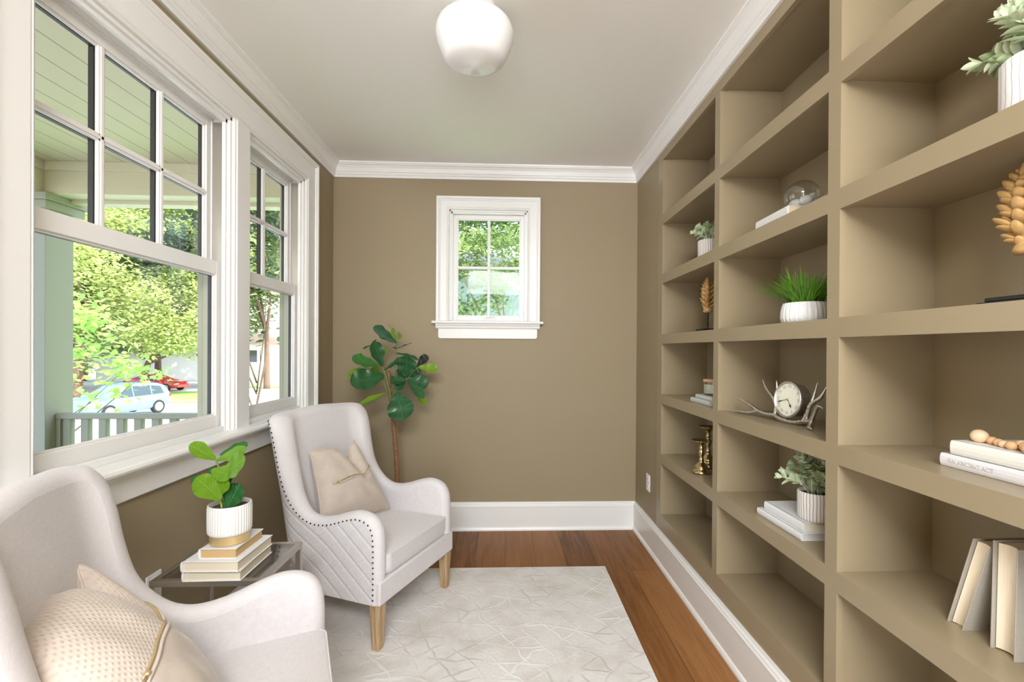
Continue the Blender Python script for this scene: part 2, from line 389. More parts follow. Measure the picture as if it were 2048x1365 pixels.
# ------------------------------------------------------------------ geometry helpers
class MB:
    def __init__(s): s.v = []; s.f = []; s.uv = None
    def add(s, vs, fs):
        o = len(s.v); s.v += [tuple(x) for x in vs]; s.f += [tuple(i+o for i in f) for f in fs]; return s
    def box(s, x0, x1, y0, y1, z0, z1):
        vs = [(x, y, z) for x in (x0, x1) for y in (y0, y1) for z in (z0, z1)]
        return s.add(vs, [(0, 1, 3, 2), (4, 6, 7, 5), (0, 4, 5, 1), (2, 3, 7, 6), (0, 2, 6, 4), (1, 5, 7, 3)])
    def boxm(s, mat, hx, hy, hz):
        vs = [mat @ Vector((x, y, z)) for x in (-hx, hx) for y in (-hy, hy) for z in (-hz, hz)]
        return s.add(vs, [(0, 1, 3, 2), (4, 6, 7, 5), (0, 4, 5, 1), (2, 3, 7, 6), (0, 2, 6, 4), (1, 5, 7, 3)])
    def taper(s, top, bot):       # two quads (lists of 4 points)
        return s.add(list(bot)+list(top), [(3, 2, 1, 0), (4, 5, 6, 7), (0, 1, 5, 4), (1, 2, 6, 5), (2, 3, 7, 6), (3, 0, 4, 7)])
    def tube(s, pts, rad, n=10, flat=1.0, cap=True):
        pts = [Vector(p) for p in pts]; k = len(pts)
        if not isinstance(rad, (list, tuple)): rad = [rad]*k
        vs = []; ref = Vector((0.13, 0.31, 0.94))
        prev = None
        for i, p in enumerate(pts):
            t = (pts[min(i+1, k-1)] - pts[max(i-1, 0)]).normalized()
            if prev is None:
                a = t.cross(ref)
                if a.length < 1e-3: a = t.cross(Vector((1, 0, 0)))
                a.normalize()
            else:
                a = (prev - t*prev.dot(t)).normalized()
            prev = a; b = t.cross(a)
            for j in range(n):
                th = 2*pi*j/n
                vs.append(p + a*cos(th)*rad[i] + b*sin(th)*rad[i]*flat)
        fs = [(i*n+j, i*n+(j+1) % n, (i+1)*n+(j+1) % n, (i+1)*n+j) for i in range(k-1) for j in range(n)]
        if cap: fs += [tuple(range(n-1, -1, -1)), tuple(range((k-1)*n, k*n))]
        return s.add(vs, fs)
    def lathe(s, prof, c=(0, 0, 0), n=32, rfun=None, mat=None):
        vs = []; uv = []
        for i, (r, z) in enumerate(prof):
            for j in range(n):
                th = 2*pi*j/n
                rr = r*(rfun(th, i) if rfun else 1)
                p = Vector((rr*cos(th), rr*sin(th), z))
                if mat is not None: p = mat @ p
                vs.append((p.x+c[0], p.y+c[1], p.z+c[2]))
        k = len(prof)
        fs = [(i*n+j, i*n+(j+1) % n, (i+1)*n+(j+1) % n, (i+1)*n+j) for i in range(k-1) for j in range(n)]
        if prof[0][0] > 1e-6: fs.append(tuple(range(n-1, -1, -1)))
        if prof[-1][0] > 1e-6: fs.append(tuple(range((k-1)*n, k*n)))
        return s.add(vs, fs)
    def ellipsoid(s, c, r, nu=14, nv=9, mat=None):
        vs = []
        for i in range(nv+1):
            ph = pi*i/nv
            for j in range(nu):
                th = 2*pi*j/nu
                p = Vector((r[0]*sin(ph)*cos(th), r[1]*sin(ph)*sin(th), r[2]*cos(ph)))
                if mat is not None: p = mat @ p
                vs.append(p + Vector(c))
        fs = [(i*nu+j, (i+1)*nu+j, (i+1)*nu+(j+1) % nu, i*nu+(j+1) % nu) for i in range(nv) for j in range(nu)]
        return s.add(vs, fs)
    def prism(s, poly, axis, a0, a1):
        """poly: 2D points; axis 0/1/2 extruded from a0 to a1"""
        def P(p, a):
            if axis == 0: return (a, p[0], p[1])
            if axis == 1: return (p[0], a, p[1])
            return (p[0], p[1], a)
        n = len(poly)
        vs = [P(p, a0) for p in poly] + [P(p, a1) for p in poly]
        fs = [tuple(range(n-1, -1, -1)), tuple(range(n, 2*n))] + [(i, (i+1) % n, n+(i+1) % n, n+i) for i in range(n)]
        return s.add(vs, fs)
    def sweep(s, path, prof, nrm, closed=False):
        """mitred sweep; prof (a,b): a along the in-plane left normal, b along nrm"""
        N = Vector(nrm).normalized(); P = [Vector(p) for p in path]; k = len(P); m = len(prof); vs = []
        for i in range(k):
            def lf(d): return N.cross(d).normalized()
            d0 = (P[i]-P[i-1]).normalized() if (i > 0 or closed) else None
            d1 = (P[(i+1) % k]-P[i]).normalized() if (i < k-1 or closed) else None
            if d0 is None: a = lf(d1)
            elif d1 is None: a = lf(d0)
            else:
                l0, l1 = lf(d0), lf(d1); a = (l0+l1); a = a/(a.dot(l0)) if a.length > 1e-6 else l0
            for (u, w) in prof: vs.append(P[i] + a*u + N*w)
        rng = k if closed else k-1
        fs = [(i*m+j, i*m+(j+1) % m, ((i+1) % k)*m+(j+1) % m, ((i+1) % k)*m+j) for i in range(rng) for j in range(m)]
        if not closed: fs += [tuple(range(m-1, -1, -1)), tuple(range((k-1)*m, k*m))]
        return s.add(vs, fs)
    def build(s, name, mat, parent=None, smooth=False, bevel=0.0, seg=2, uvs=None, subsurf=0, angle=None, fix=True):
        me = bpy.data.meshes.new(name); me.from_pydata(s.v, [], s.f); me.validate(clean_customdata=False)
        if fix:
            bm = bmesh.new(); bm.from_mesh(me); bmesh.ops.recalc_face_normals(bm, faces=bm.faces); bm.to_mesh(me); bm.free()
        if uvs is not None and len(me.vertices) == len(uvs):
            ul = me.uv_layers.new(name='UVMap')
            for lp in me.loops: ul.data[lp.index].uv = uvs[lp.vertex_index]
        me.materials.append(mat)
        if smooth:
            me.polygons.foreach_set('use_smooth', [True]*len(me.polygons))
            if angle is not None:
                me.update(); bm = bmesh.new(); bm.from_mesh(me)
                for e in bm.edges:
                    if len(e.link_faces) == 2 and e.calc_face_angle(0) > radians(angle): e.smooth = False
                bm.to_mesh(me); bm.free()
        me.update()
        o = bpy.data.objects.new(name, me); COL.objects.link(o)
        if parent is not None: o.parent = parent
        if bevel > 0:
            b = o.modifiers.new('bevel', 'BEVEL'); b.width = bevel; b.segments = seg; b.limit_method = 'ANGLE'
            b.angle_limit = radians(40); b.harden_normals = False
        if subsurf:
            q = o.modifiers.new('sub', 'SUBSURF'); q.levels = subsurf; q.render_levels = subsurf
        return o

def struct(o): o['kind'] = 'structure'; return o
def tag(o, label, cat, group=None, kind=None):
    o['label'] = label; o['category'] = cat
    if group: o['group'] = group
    if kind: o['kind'] = kind
    return o
def empty(name, loc=(0, 0, 0), rz=0.0):
    o = bpy.data.objects.new(name, None); COL.objects.link(o); o.location = loc; o.rotation_euler = (0, 0, rz)
    o.empty_display_size = 0.05
    return o
def copy_thing(root, loc=None, rz=None, label=None, group=None):
    r = root.copy(); COL.objects.link(r)
    if loc is not None: r.location = loc
    if rz is not None: r.rotation_euler = (0, 0, rz)
    if label: r['label'] = label
    if group: r['group'] = group
    for ch in list(root.children):
        c = ch.copy(); COL.objects.link(c); c.parent = r
        for g in list(ch.children):
            d = g.copy(); COL.objects.link(d); d.parent = c
    return r
def spline(pts, n=8):
    P = [Vector(p) for p in pts]; out = []
    Q = [P[0]*2-P[1]] + P + [P[-1]*2-P[-2]]
    for i in range(1, len(Q)-2):
        for k in range(n):
            t = k/n
            out.append(0.5*((2*Q[i]) + (-Q[i-1]+Q[i+1])*t + (2*Q[i-1]-5*Q[i]+4*Q[i+1]-Q[i+2])*t*t + (-Q[i-1]+3*Q[i]-3*Q[i+1]+Q[i+2])*t**3))
    out.append(P[-1]); return out
def interp(xs, ys, x):
    if x <= xs[0]: return ys[0]
    for i in range(len(xs)-1):
        if x <= xs[i+1]:
            t = (x-xs[i])/(xs[i+1]-xs[i]); return ys[i]*(1-t)+ys[i+1]*t
    return ys[-1]
def sstep(a, b, x):
    t = min(1, max(0, (x-a)/(b-a))); return t*t*(3-2*t)

# ------------------------------------------------------------------ room shell
T = 0.13                                    # wall thickness
W1 = (1.300, 2.225); W2 = (2.355, 3.010); WZ = (0.955, 2.378)   # openings of the two front windows
struct(MB().box(-L-0.2, 1.5, REAR-0.3, D+0.2, -0.12, 0.0).build('floor', M_floor))
struct(MB().box(-L-0.2, 1.5, REAR-0.3, D+0.2, CEIL, CEIL+0.25).build('ceiling', M_ceil))
w = MB()
w.box(-L-T, -L, REAR, W1[0], 0, CEIL); w.box(-L-T, -L, W1[1], W2[0], 0, CEIL); w.box(-L-T, -L, W2[1], D+T, 0, CEIL)
for a in (W1, W2):
    w.box(-L-T, -L, a[0], a[1], 0, WZ[0]-0.03); w.box(-L-T, -L, a[0], a[1], WZ[1], CEIL)
struct(w.build('wall_left', M_wall))
BW = (-0.415, 0.160, 1.535, 2.352)          # back window opening x0,x1,z0,z1
w = MB()
w.box(-L, BW[0], D, D+T, 0, CEIL); w.box(BW[1], 1.5, D, D+T, 0, CEIL)
w.box(BW[0], BW[1], D, D+T, 0, BW[2]); w.box(BW[0], BW[1], D, D+T, BW[3], CEIL)
struct(w.build('wall_back', M_wall))
XB = 1.267                                  # back of the bookcase
w = MB()
w.box(R, R+0.12, 3.012, D, 0, CEIL); w.box(R, R+0.12, REAR, 0.562, 0, CEIL)
w.box(R+0.001, R+0.12, 0.562, 3.012, 0, 0.24); w.box(R+0.001, R+0.12, 0.562, 3.012, 2.575, CEIL)
w.box(XB+0.03, 1.5, REAR, D, 0, CEIL)
struct(w.build('wall_right', M_wall))
w = MB()
w.box(-L-T, -1.2, REAR-0.15, REAR, 0, CEIL); w.box(0.93, 1.5, REAR-0.15, REAR, 0, CEIL); w.box(-1.2, 0.93, REAR-0.15, REAR, 2.5, CEIL)
struct(w.build('wall_rear', M_wall))
# crown moulding round the room
cr = [(0, 0), (0.014, 0), (0.016, 0.016), (0.021, 0.020), (0.022, 0.034), (0.027, 0.037), (0.028, 0.043),
      (0.034, 0.062), (0.045, 0.078), (0.054, 0.084), (0.055, 0.088), (0.060, 0.090), (0.062, 0.101), (0, 0.101)]
path = [(-L, REAR, 2.571), (R, REAR, 2.571), (R, D, 2.571), (-L, D, 2.571)]
struct(MB().sweep(path, cr, (0, 0, 1), True).build('trim_1', M_trim))
bb = [(0, 0), (0.030, 0), (0.030, 0.010), (0.024, 0.022), (0.018, 0.026), (0.018, 0.168), (0.021, 0.170), (0.021, 0.176), (0.017, 0.182),
      (0.015, 0.190), (0.010, 0.196), (0.008, 0.206), (0, 0.206)]
def basebd(name, a, b, m=None):
    struct(MB().sweep([a, b], bb, (0, 0, 1)).build(name, M_trim))
basebd('baseboard_right', (R, REAR, 0), (R, D, 0))
basebd('baseboard_back', (R, D, 0), (-L, D, 0))
basebd('baseboard_left', (-L, D, 0), (-L, REAR, 0))

# ------------------------------------------------------------------ casings, stools, aprons
# flat casing 0.125 wide with raised outer back band and stepped inner bead; a = width outward from the opening
cas = [(0, -0.001), (0, 0.014), (0.006, 0.018), (0.012, 0.014), (0.016, 0.020), (0.112, 0.020), (0.114, 0.027),
       (0.120, 0.029), (0.124, 0.036), (0.136, 0.037), (0.141, 0.033), (0.141, -0.001)]
def casing_profile(w, f=1.0):
    out = []
    for a, b in cas:
        a2 = a if a < 0.05 else w - (0.141-a)
        out.append((a2, b))
    return out
p = casing_profile(0.143)
m_ = MB()
m_.sweep([(-L, W2[1], WZ[0]), (-L, W2[1], WZ[1]), (-L, W1[0], WZ[1]), (-L, W1[0], WZ[0])], [(-a, b) for a, b in p], (1, 0, 0))
# centre mullion board between the windows
m_.box(-L-0.001, -L+0.020, W1[1]+0.012, W2[0]-0.012, WZ[0], WZ[1])
m_.box(-L-0.001, -L+0.014, W1[1], W2[0], WZ[0], WZ[1])
struct(m_.build('trim_2', M_trim))
m_ = MB()
nose = [(0.065, 0.0), (0.073, 0.004), (0.076, 0.012), (0.073, 0.021), (0.065, 0.026)]
m_.prism([(-0.06, 0.0)] + nose + [(-0.06, 0.026)], 1, W1[0]-0.19, W2[1]+0.19)
st = m_.v; m_.v = [(x-L, y, z+WZ[0]-0.026) for x, y, z in st]
zA = WZ[0]-0.026
apr = [(-L-0.001, zA), (-L+0.050, zA), (-L+0.048, zA-0.010), (-L+0.034, zA-0.014), (-L+0.030, zA-0.024), (-L+0.020, zA-0.030),
       (-L+0.020, zA-0.100), (-L+0.016, zA-0.104), (-L-0.001, zA-0.104)]
m_.prism([(a, b) for a, b in apr], 1, W1[0]-0.15, W2[1]+0.15)
struct(m_.build('trim_3', M_trim))
# back window casing
p = casing_profile(0.092)
m_ = MB()
m_.sweep([(BW[0], D, BW[2]), (BW[0], D, BW[3]), (BW[1], D, BW[3]), (BW[1], D, BW[2])], [(a, b) for a, b in p], (0, -1, 0))
if m_: struct(m_.build('trim_4', M_trim))
m_ = MB()
z0 = 1.535
m_.prism([(D+0.03, z0-0.020), (D-0.055, z0-0.020), (D-0.062, z0-0.014), (D-0.062, z0-0.004), (D-0.055, z0), (D+0.03, z0)], 0, -0.532, 0.274)
def apron(x0, x1, zt, zb, d0, d1):
    m_.box(x0, x1, D-d1, D, zb, zt)
m_.prism([(D, z0-0.020), (D-0.045, z0-0.020), (D-0.043, z0-0.030), (D-0.034, z0-0.036), (D-0.032, z0-0.048), (D-0.024, z0-0.056), (D, z0-0.056)], 0, -0.508, 0.250)
m_.add([(-0.490, D, z0-0.056), (0.232, D, z0-0.056), (0.232, D, z0-0.116), (0.222, D, z0-0.126), (-0.480, D, z0-0.126), (-0.490, D, z0-0.116),
        (-0.490, D-0.02, z0-0.056), (0.232, D-0.02, z0-0.056), (0.232, D-0.02, z0-0.116), (0.222, D-0.02, z0-0.126), (-0.480, D-0.02, z0-0.126), (-0.490, D-0.02, z0-0.116)],
       [(0, 1, 2, 3, 4, 5), (11, 10, 9, 8, 7, 6)] + [(i, (i+1) % 6, 6+(i+1) % 6, 6+i) for i in range(6)])
struct(m_.build('trim_5', M_trim))

# ------------------------------------------------------------------ windows
def sash_mesh(axis, pos, th, a0, a1, z0, z1, stile, top, bot, cols, rows, mun):
    """sash in a wall: axis 'x' = plane of constant x, a runs along y; returns frame MB, spacer MB, panes MB"""
    fr, sp, gl = MB(), MB(), MB()
    def B(mb, d0, d1, p0, p1, q0, q1):
        if axis == 'x': mb.box(pos+d0, pos+d1, p0, p1, q0, q1)
        else: mb.box(p0, p1, pos-d1, pos-d0, q0, q1)
    h = th/2
    B(fr, -h, h, a0, a0+stile, z0, z1); B(fr, -h, h, a1-stile, a1, z0, z1)
    B(fr, -h, h, a0+stile, a1-stile, z1-top, z1); B(fr, -h, h, a0+stile, a1-stile, z0, z0+bot)
    g0, g1, k0, k1 = a0+stile, a1-stile, z0+bot, z1-top
    B(gl, -0.002, 0.002, g0-0.004, g1+0.004, k0-0.004, k1+0.004)
    e = 0.006
    B(sp, -0.016, -0.003, g0-0.001, g0+e, k0, k1); B(sp, -0.016, -0.003, g1-e, g1+0.001, k0, k1)
    B(sp, -0.016, -0.003, g0, g1, k0-0.001, k0+e*0.5); B(sp, -0.016, -0.003, g0, g1, k1-e, k1+0.001)
    for i in range(1, cols):
        c = g0+(g1-g0)*i/cols
        B(fr, 0.002, h-0.004, c-mun/2, c+mun/2, k0, k1); B(fr, h-0.004, h, c-mun/4, c+mun/4, k0, k1)
        B(sp, -0.020, -0.003, c-mun/2+0.001, c+mun/2-0.001, k0, k1)
    for j in range(1, rows):
        c = k0+(k1-k0)*j/rows
        B(fr, 0.002, h-0.004, g0, g1, c-mun/2, c+mun/2); B(fr, h-0.004, h, g0, g1, c-mun/4, c+mun/4)
        B(sp, -0.020, -0.003, g0, g1, c-mun/2+0.001, c+mun/2-0.001)
    # glazing bead round the daylight opening
    for (p0, p1, q0, q1) in ((g0-0.001, g0+0.007, k0, k1), (g1-0.007, g1+0.001, k0, k1), (g0, g1, k0-0.001, k0+0.007), (g0, g1, k1-0.007, k1+0.001)):
        B(fr, 0.002, 0.010, p0, p1, q0, q1)
    return fr, sp, gl
def add_sash(name, parent, *args):
    fr, sp, gl = sash_mesh(*args)
    o = fr.build(name, M_sash, parent, bevel=0.0025)
    gl.build('pane', M_glass, o); sp.build('spacer', M_gasket, o)
    return o
def front_window(name, y0, y1, cols):
    win = struct(empty(name, (0, 0, 0)))
    j = MB()
    for (p0, p1, e) in ((y0, y0+0.016, 1), (y1-0.016, y1, -1)):
        j.box(-L-0.082, -L+0.001, p0, p1, WZ[0]-0.002, WZ[1])
    # stops and tracks stepping outwards
        q = (y0, y0+0.030) if e == 1 else (y1-0.030, y1)
        j.box(-L-0.028, -L-0.012, *q, WZ[0]-0.002, WZ[1])
        q = (y0, y0+0.024) if e == 1 else (y1-0.024, y1)
        j.box(-L-0.080, -L-0.074, *q, WZ[0]-0.002, WZ[1])
    j.box(-L-0.120, -L+0.001, y0, y1, WZ[1]-0.016, WZ[1]); j.box(-L-0.028, -L-0.012, y0, y1, WZ[1]-0.032, WZ[1])
    j.box(-L-0.080, -L-0.074, y0, y1, WZ[1]-0.026, WZ[1])
    j.box(-L-0.155, -L-0.020, y0, y1, WZ[0]-0.03, WZ[0]+0.004)
    j.box(-L-0.028, -L-0.014, y0, y1, WZ[0], WZ[0]+0.022)
    j.build('frame', M_trim, win, bevel=0.002)
    e = MB()
    for q in ((y0-0.10, y0), (y1, y1+0.10)):
        e.box(-L-0.150, -L-T, *q, WZ[0]-0.05, WZ[1]+0.1)
    e.box(-L-0.118, -L-0.083, y0, y0+0.015, WZ[0]-0.01, WZ[1]); e.box(-L-0.118, -L-0.083, y1-0.015, y1, WZ[0]-0.01, WZ[1])
    e.box(-L-0.150, -L-T, y0-0.1, y1+0.1, WZ[1]-0.005, WZ[1]+0.1)
    e.box(-L-0.20, -L-T, y0-0.1, y1+0.1, WZ[0]-0.09, WZ[0]-0.02)
    e.build('exterior_casing', M_ext, win)
    add_sash('lower_sash', win, 'x', -1.306, 0.036, y0+0.018, y1-0.018, WZ[0]+0.006, 1.716, 0.040-0.004, 0.060, 0.068, 1, 1, 0.02)
    add_sash('upper_sash', win, 'x', -1.350, 0.036, y0+0.018, y1-0.018, 1.682, WZ[1]-0.020, 0.036, 0.038, 0.036, cols, 2, 0.026)
    t = MB()
    for yy in ((y1-0.013),):
        t.box(-L-0.073, -L-0.028, yy-0.006, yy, 1.72, WZ[1]-0.03)
    t.build('balance_track', M_nickel, win)
front_window('window_1', *W1, 3)
front_window('window_2', *W2, 2)
win = struct(empty('window_3', (0, 0, 0)))
j = MB()
x0, x1, z0, z1 = BW
for d0, d1, e in ((0.0, 0.17, 0.012), (0.012, 0.030, 0.024), (0.040, 0.17, 0.020)):
    j.box(x0, x0+e, D+d0, D+d1, z0, z1); j.box(x1-e, x1, D+d0, D+d1, z0, z1); j.box(x0, x1, D+d0, D+d1, z1-e, z1)
j.box(x0, x1, D+0.0, D+0.17, z0-0.01, z0+0.008)
j.build('frame', M_trim, win, bevel=0.002)
add_sash('casement_sash', win, 'y', D+0.068, 0.040, x0+0.020, x1-0.020, z0+0.008, z1-0.020, 0.034, 0.034, 0.034, 2, 2, 0.020)
h = MB()
h.taper([(-0.155, D+0.018, 1.566), (-0.155, D+0.048, 1.566), (-0.075, D+0.048, 1.572), (-0.075, D+0.018, 1.572)],
        [(-0.175, D+0.012, 1.543), (-0.175, D+0.048, 1.543), (-0.068, D+0.048, 1.543), (-0.068, D+0.012, 1.543)])
h.tube([(-0.150, D+0.012, 1.560), (-0.120, D+0.006, 1.566), (-0.085, D+0.008, 1.572)], 0.006, 8)
h.build('crank_handle', M_plastic, win, bevel=0.003)
h = MB(); h.box(x1-0.030, x1-0.023, D+0.010, D+0.028, 1.60, 1.70); h.box(x1-0.033, x1-0.024, D+0.0, D+0.012, 1.64, 1.69)
h.build('latch', M_plastic, win, bevel=0.002)

# ------------------------------------------------------------------ built-in bookcase
ST = [(2.930, 3.012), (2.140, 2.190), (1.352, 1.405), (0.562, 0.617)]
BAY = [(2.190, 2.930), (1.405, 2.140), (0.617, 1.352)]
BAND = [(0.208, 0.303), (0.622, 0.682), (0.998, 1.055), (1.372, 1.430), (1.748, 1.808), (2.118, 2.178), (2.520, 2.574)]
bc = empty('built_in_bookcase', (R, 0, 0))
tag(bc, 'built-in taupe bookcase of open square cubbies filling the right wall', 'bookcase')
for (a, b) in ST:
    MB().box(-0.002, 0.018, a, b, 0.208, 2.574).build('stile', M_case, bc)
    MB().box(0.018, XB-R, a+0.004, b-0.004 if b < 3 else a+0.045, 0.24, 2.574).build('divider', M_case, bc)
for (a, b) in BAY:
    for i, (z0, z1) in enumerate(BAND):
        MB().box(-0.002, 0.018, a, b, z0, z1).build('rail', M_case, bc)
        if i == 6: MB().box(0.018, XB-R, a-0.004, b+0.004, z0+0.006, z1).build('top_panel', M_case, bc)
        else: MB().box(0.018, XB-R, a-0.004, b+0.004, z0+0.007 if i else 0.25, z1).build('shelf', M_case, bc)
    MB().box(XB-R, XB-R+0.02, a-0.01, b+0.01, 0.24, 2.574).build('back_panel', M_case, bc)

# ------------------------------------------------------------------ outlets
def outlet(name, x, y, z, sgn, label, w=0.072, h=0.115):
    e = empty(name, (x, y, z)); tag(e, label, 'outlet')
    MB().box(min(0, sgn*0.006), max(0, sgn*0.006), -w/2, w/2, -h/2, h/2).build('cover_plate', M_plastic, e, bevel=0.002)
    for dz in (-0.026, 0.026):
        s = MB().box(min(sgn*0.004, sgn*0.0085), max(sgn*0.004, sgn*0.0085), -0.016, 0.016, dz-0.018, dz+0.018).build('socket', M_plastic, e, bevel=0.002)
        q = MB()
        for dy in (-0.006, 0.006): q.box(min(sgn*0.006, sgn*0.009), max(sgn*0.006, sgn*0.009), dy-0.001, dy+0.001, dz-0.004, dz+0.006)
        q.build('slot', M_ink, s)
outlet('wall_outlet', R, 3.185, 0.432, -1, 'white wall outlet on the narrow taupe wall beside the bookcase')
outlet('wall_outlet', -L, 1.745, 0.465, 1, 'white wall outlet plate low under the window by the side table')

# ------------------------------------------------------------------ rug
rg = MB().box(-1.08, 0.617, -0.35, 2.872, 0.0, 0.012).build('area_rug', M_rug, bevel=0.004)
tag(rg, 'cream rug with faint broken lattice pattern on the wood floor', 'rug')

# ------------------------------------------------------------------ ceiling lamp
lp = empty('ceiling_lamp', (-0.128, 1.875, CEIL)); tag(lp, 'white opal schoolhouse glass lamp mounted on the ceiling', 'ceiling lamp')
MB().lathe([(0.078, 0.0), (0.080, -0.006), (0.072, -0.020), (0.060, -0.028), (0.0, -0.028)], n=40).build('canopy', M_trim, lp, True, angle=35)
pr = [(0.058, -0.022), (0.060, -0.034), (0.072, -0.042), (0.105, -0.050), (0.132, -0.062), (0.148, -0.082), (0.1525, -0.104), (0.151, -0.122),
      (0.143, -0.150), (0.132, -0.176), (0.1235, -0.194), (0.117, -0.204), (0.106, -0.213), (0.090, -0.219), (0.066, -0.224), (0.045, -0.227), (0.022, -0.231), (0.010, -0.234), (0.0, -0.2345)]
MB().lathe(pr, n=64).build('glass_shade', M_opal, lp, True)

# ------------------------------------------------------------------ wing armchairs
HW = 0.326                       # half width outside
FR, BK = 0.37, -0.165             # front and outer back (at floor level) in chair space, +Y = front
RC = 0.10                        # plan corner radius
TH, RI = 0.072, 0.10; S1I = HW-TH-RI
S1 = HW - RC; S2 = S1 + RC*pi/2; S3 = S2 + (FR-(BK+RC))   # arc length from the back centre
def plan(s, n):
    """outer plan curve at arc length s, offset inwards by n -> x, y and outward normal"""
    sg = 1 if s >= 0 else -1; a = abs(s)
    if n > 0:        # blend towards the inner plan curve, which has its own softer corner
        w_ = n/TH
        xo, yo, nx, ny = plan(s, 0)
        if a >= S2+TH: xi, yi = HW-TH, BK+RC+(a-S2)
        else:
            q = a/(S2+TH)*(S1I+RI*pi/2)
            if q <= S1I: xi, yi = q, BK+TH
            else:
                t = (q-S1I)/RI; xi, yi = S1I+RI*sin(t), BK+TH+RI-RI*cos(t)
        xi *= sg
        return xo*(1-w_)+xi*w_, yo*(1-w_)+yi*w_, nx, ny
    if a <= S1: x, y, nx, ny = a, BK, 0.0, -1.0
    elif a <= S2:
        t = (a-S1)/RC; x, y = S1 + RC*sin(t), BK+RC-RC*cos(t); nx, ny = sin(t), -cos(t)
    else: x, y, nx, ny = HW, BK+RC+(a-S2), 1.0, 0.0
    return sg*(x-nx*n), y-ny*n, sg*nx, ny
def shear(x, y, z):
    k = sstep(0.12, -0.06, y)
    z0 = max(0, z-0.2)
    y2 = y - 0.190*z0*k
    fl = sstep(0.55, 0.95, z)*0.015
    x2 = x*(1+fl/HW) if abs(x) > 0.1 else x*(1+fl/HW)
    return x2, y2
def make_chair(name, label):
    root = empty(name); tag(root, label, 'armchair', 'matching wingback armchairs')
    # top profile in (s, z): right half from the front foot of the arm to the back centre
    half = [(S3, 0.205), (S3, 0.30), (S3, 0.40), (S3-0.001, 0.47), (S3-0.008, 0.525), (S3-0.030, 0.566), (S3-0.065, 0.589), (S3-0.11, 0.598),
            (S3-0.15, 0.594), (S3-0.20, 0.580), (S3-0.26, 0.559), (S3-0.31, 0.546), (S3-0.345, 0.550), (S3-0.378, 0.578), (S3-0.408, 0.630),
            (S3-0.426, 0.690), (S3-0.433, 0.780), (S3-0.433, 0.860), (S3-0.440, 0.930), (S3-0.462, 0.974), (S3-0.505, 0.998), (0.16, 1.008), (0.07, 1.013)]
    top = [(p.x, p.y) for p in spline([(a, b, 0) for a, b in half] + [(0, 1.015, 0)] + [(-a, b, 0) for a, b in half[::-1]], 4)]
    top[0] = (S3, 0.205); top[-1] = (-S3, 0.205)
    n = len(top)
    def inset(d):
        out = []
        for i, (a, b) in enumerate(top):
            p, q = top[max(0, i-1)], top[min(n-1, i+1)]
            t = Vector((q[0]-p[0], q[1]-p[1])).normalized()
            nx, nz = t.y, -t.x           # candidates
            # path runs right->left over the top, inside is to the left of travel = below
            if nx*0 + nz*1 > 0 and abs(t.x) > 0.3: nx, nz = -nx, -nz
            if abs(t.x) <= 0.3:
                inward = -1 if a > 0 else 1
                if nx*inward < 0: nx, nz = -nx, -nz
            z = max(b + nz*d, 0.205)
            out.append((a+nx*d, z))
        return out
    def th(s):
        return TH
    J = 14
    seg = 5; r = 0.033
    def point(s, z, nrm): x, y, _, _ = plan(s, nrm); x, y = shear(x, y, z); return (x, y, z)
    def grid(mb, uvs, tops, nfun, outer):
        sb = [a for a, _ in tops]
        # bottom parameter spread evenly
        base = len(mb.v)
        for i, (a, z) in enumerate(tops):
            b0 = S3 - 2*S3*i/(n-1)
            lim = max(abs(x) for x in sb)
            b0 = max(-lim, min(lim, b0))
            for j in range(J+1):
                t = j/J
                s_ = a*(1-t) + b0*t; zz = z*(1-t) + 0.205*t
                mb.v.append(point(s_, zz, nfun(s_))); uvs.append((s_, zz))
        for i in range(n-1):
            for j in range(J):
                q = [base+i*(J+1)+j, base+(i+1)*(J+1)+j, base+(i+1)*(J+1)+j+1, base+i*(J+1)+j+1]
                mb.f.append(tuple(q if outer else q[::-1]))
    # outer quilted panel
    om, ouv = MB(), []
    grid(om, ouv, inset(r), lambda s_: 0.0, True)
    om.build('quilted_side_panel', M_quilt, root, True, uvs=ouv, fix=False)
    im, iuv = MB(), []
    rows = []
    for k in range(2*seg+1):
        a = pi*k/(2*seg)
        d = r*(1-sin(a)); rows.append((d, a))
    base = 0
    for (d, a) in rows:
        for (s_, z) in inset(d):
            w_ = th(s_); nn = w_/2 - (w_/2)*cos(a)
            im.v.append(point(s_, z, nn)); iuv.append((s_, z))
    for k in range(2*seg):
        for i in range(n-1):
            im.f.append((k*n+i, k*n+i+1, (k+1)*n+i+1, (k+1)*n+i))
    grid(im, iuv, inset(r), th, False)
    im.build('upholstered_shell', M_linen, root, True, fix=False)
    # nail heads along the outer edge, one strip each side
    ip = inset(0.030)
    for sg in (1, -1):
        nm = MB(); acc = 0; last = None
        for i in range(n-1):
            a, b = ip[i], ip[i+1]
            if (a[0]+b[0])*sg <= 0 or abs(a[0]) < S2-0.10: continue
            p0 = Vector(point(a[0], a[1], -0.0005)); p1 = Vector(point(b[0], b[1], -0.0005)); ln = (p1-p0).length
            while acc < ln:
                t = acc/ln; s_ = a[0]*(1-t)+b[0]*t; z = a[1]*(1-t)+b[1]*t
                if z > 0.215:
                    x, y, nx, ny = plan(s_, -0.0005); x2, y2 = shear(x, y, z)
                    nm.ellipsoid((x2, y2, z), (0.0040, 0.0040, 0.0040), 8, 5)
                acc += 0.0235
            acc -= ln
        nm.build('nailhead_trim', M_stud, root, True)
    # front rail / seat base
    MB().box(-HW+0.004, HW-0.004, -0.14, FR+0.004, 0.203, 0.308).build('seat_base', M_linen, root, True, bevel=0.008, seg=3, angle=50)
    # cushion: crowned box with soft edges and front boxing
    cm = MB(); xw, y0, y1, z0, z1 = HW-0.066, -0.13, FR-0.004, 0.306, 0.408
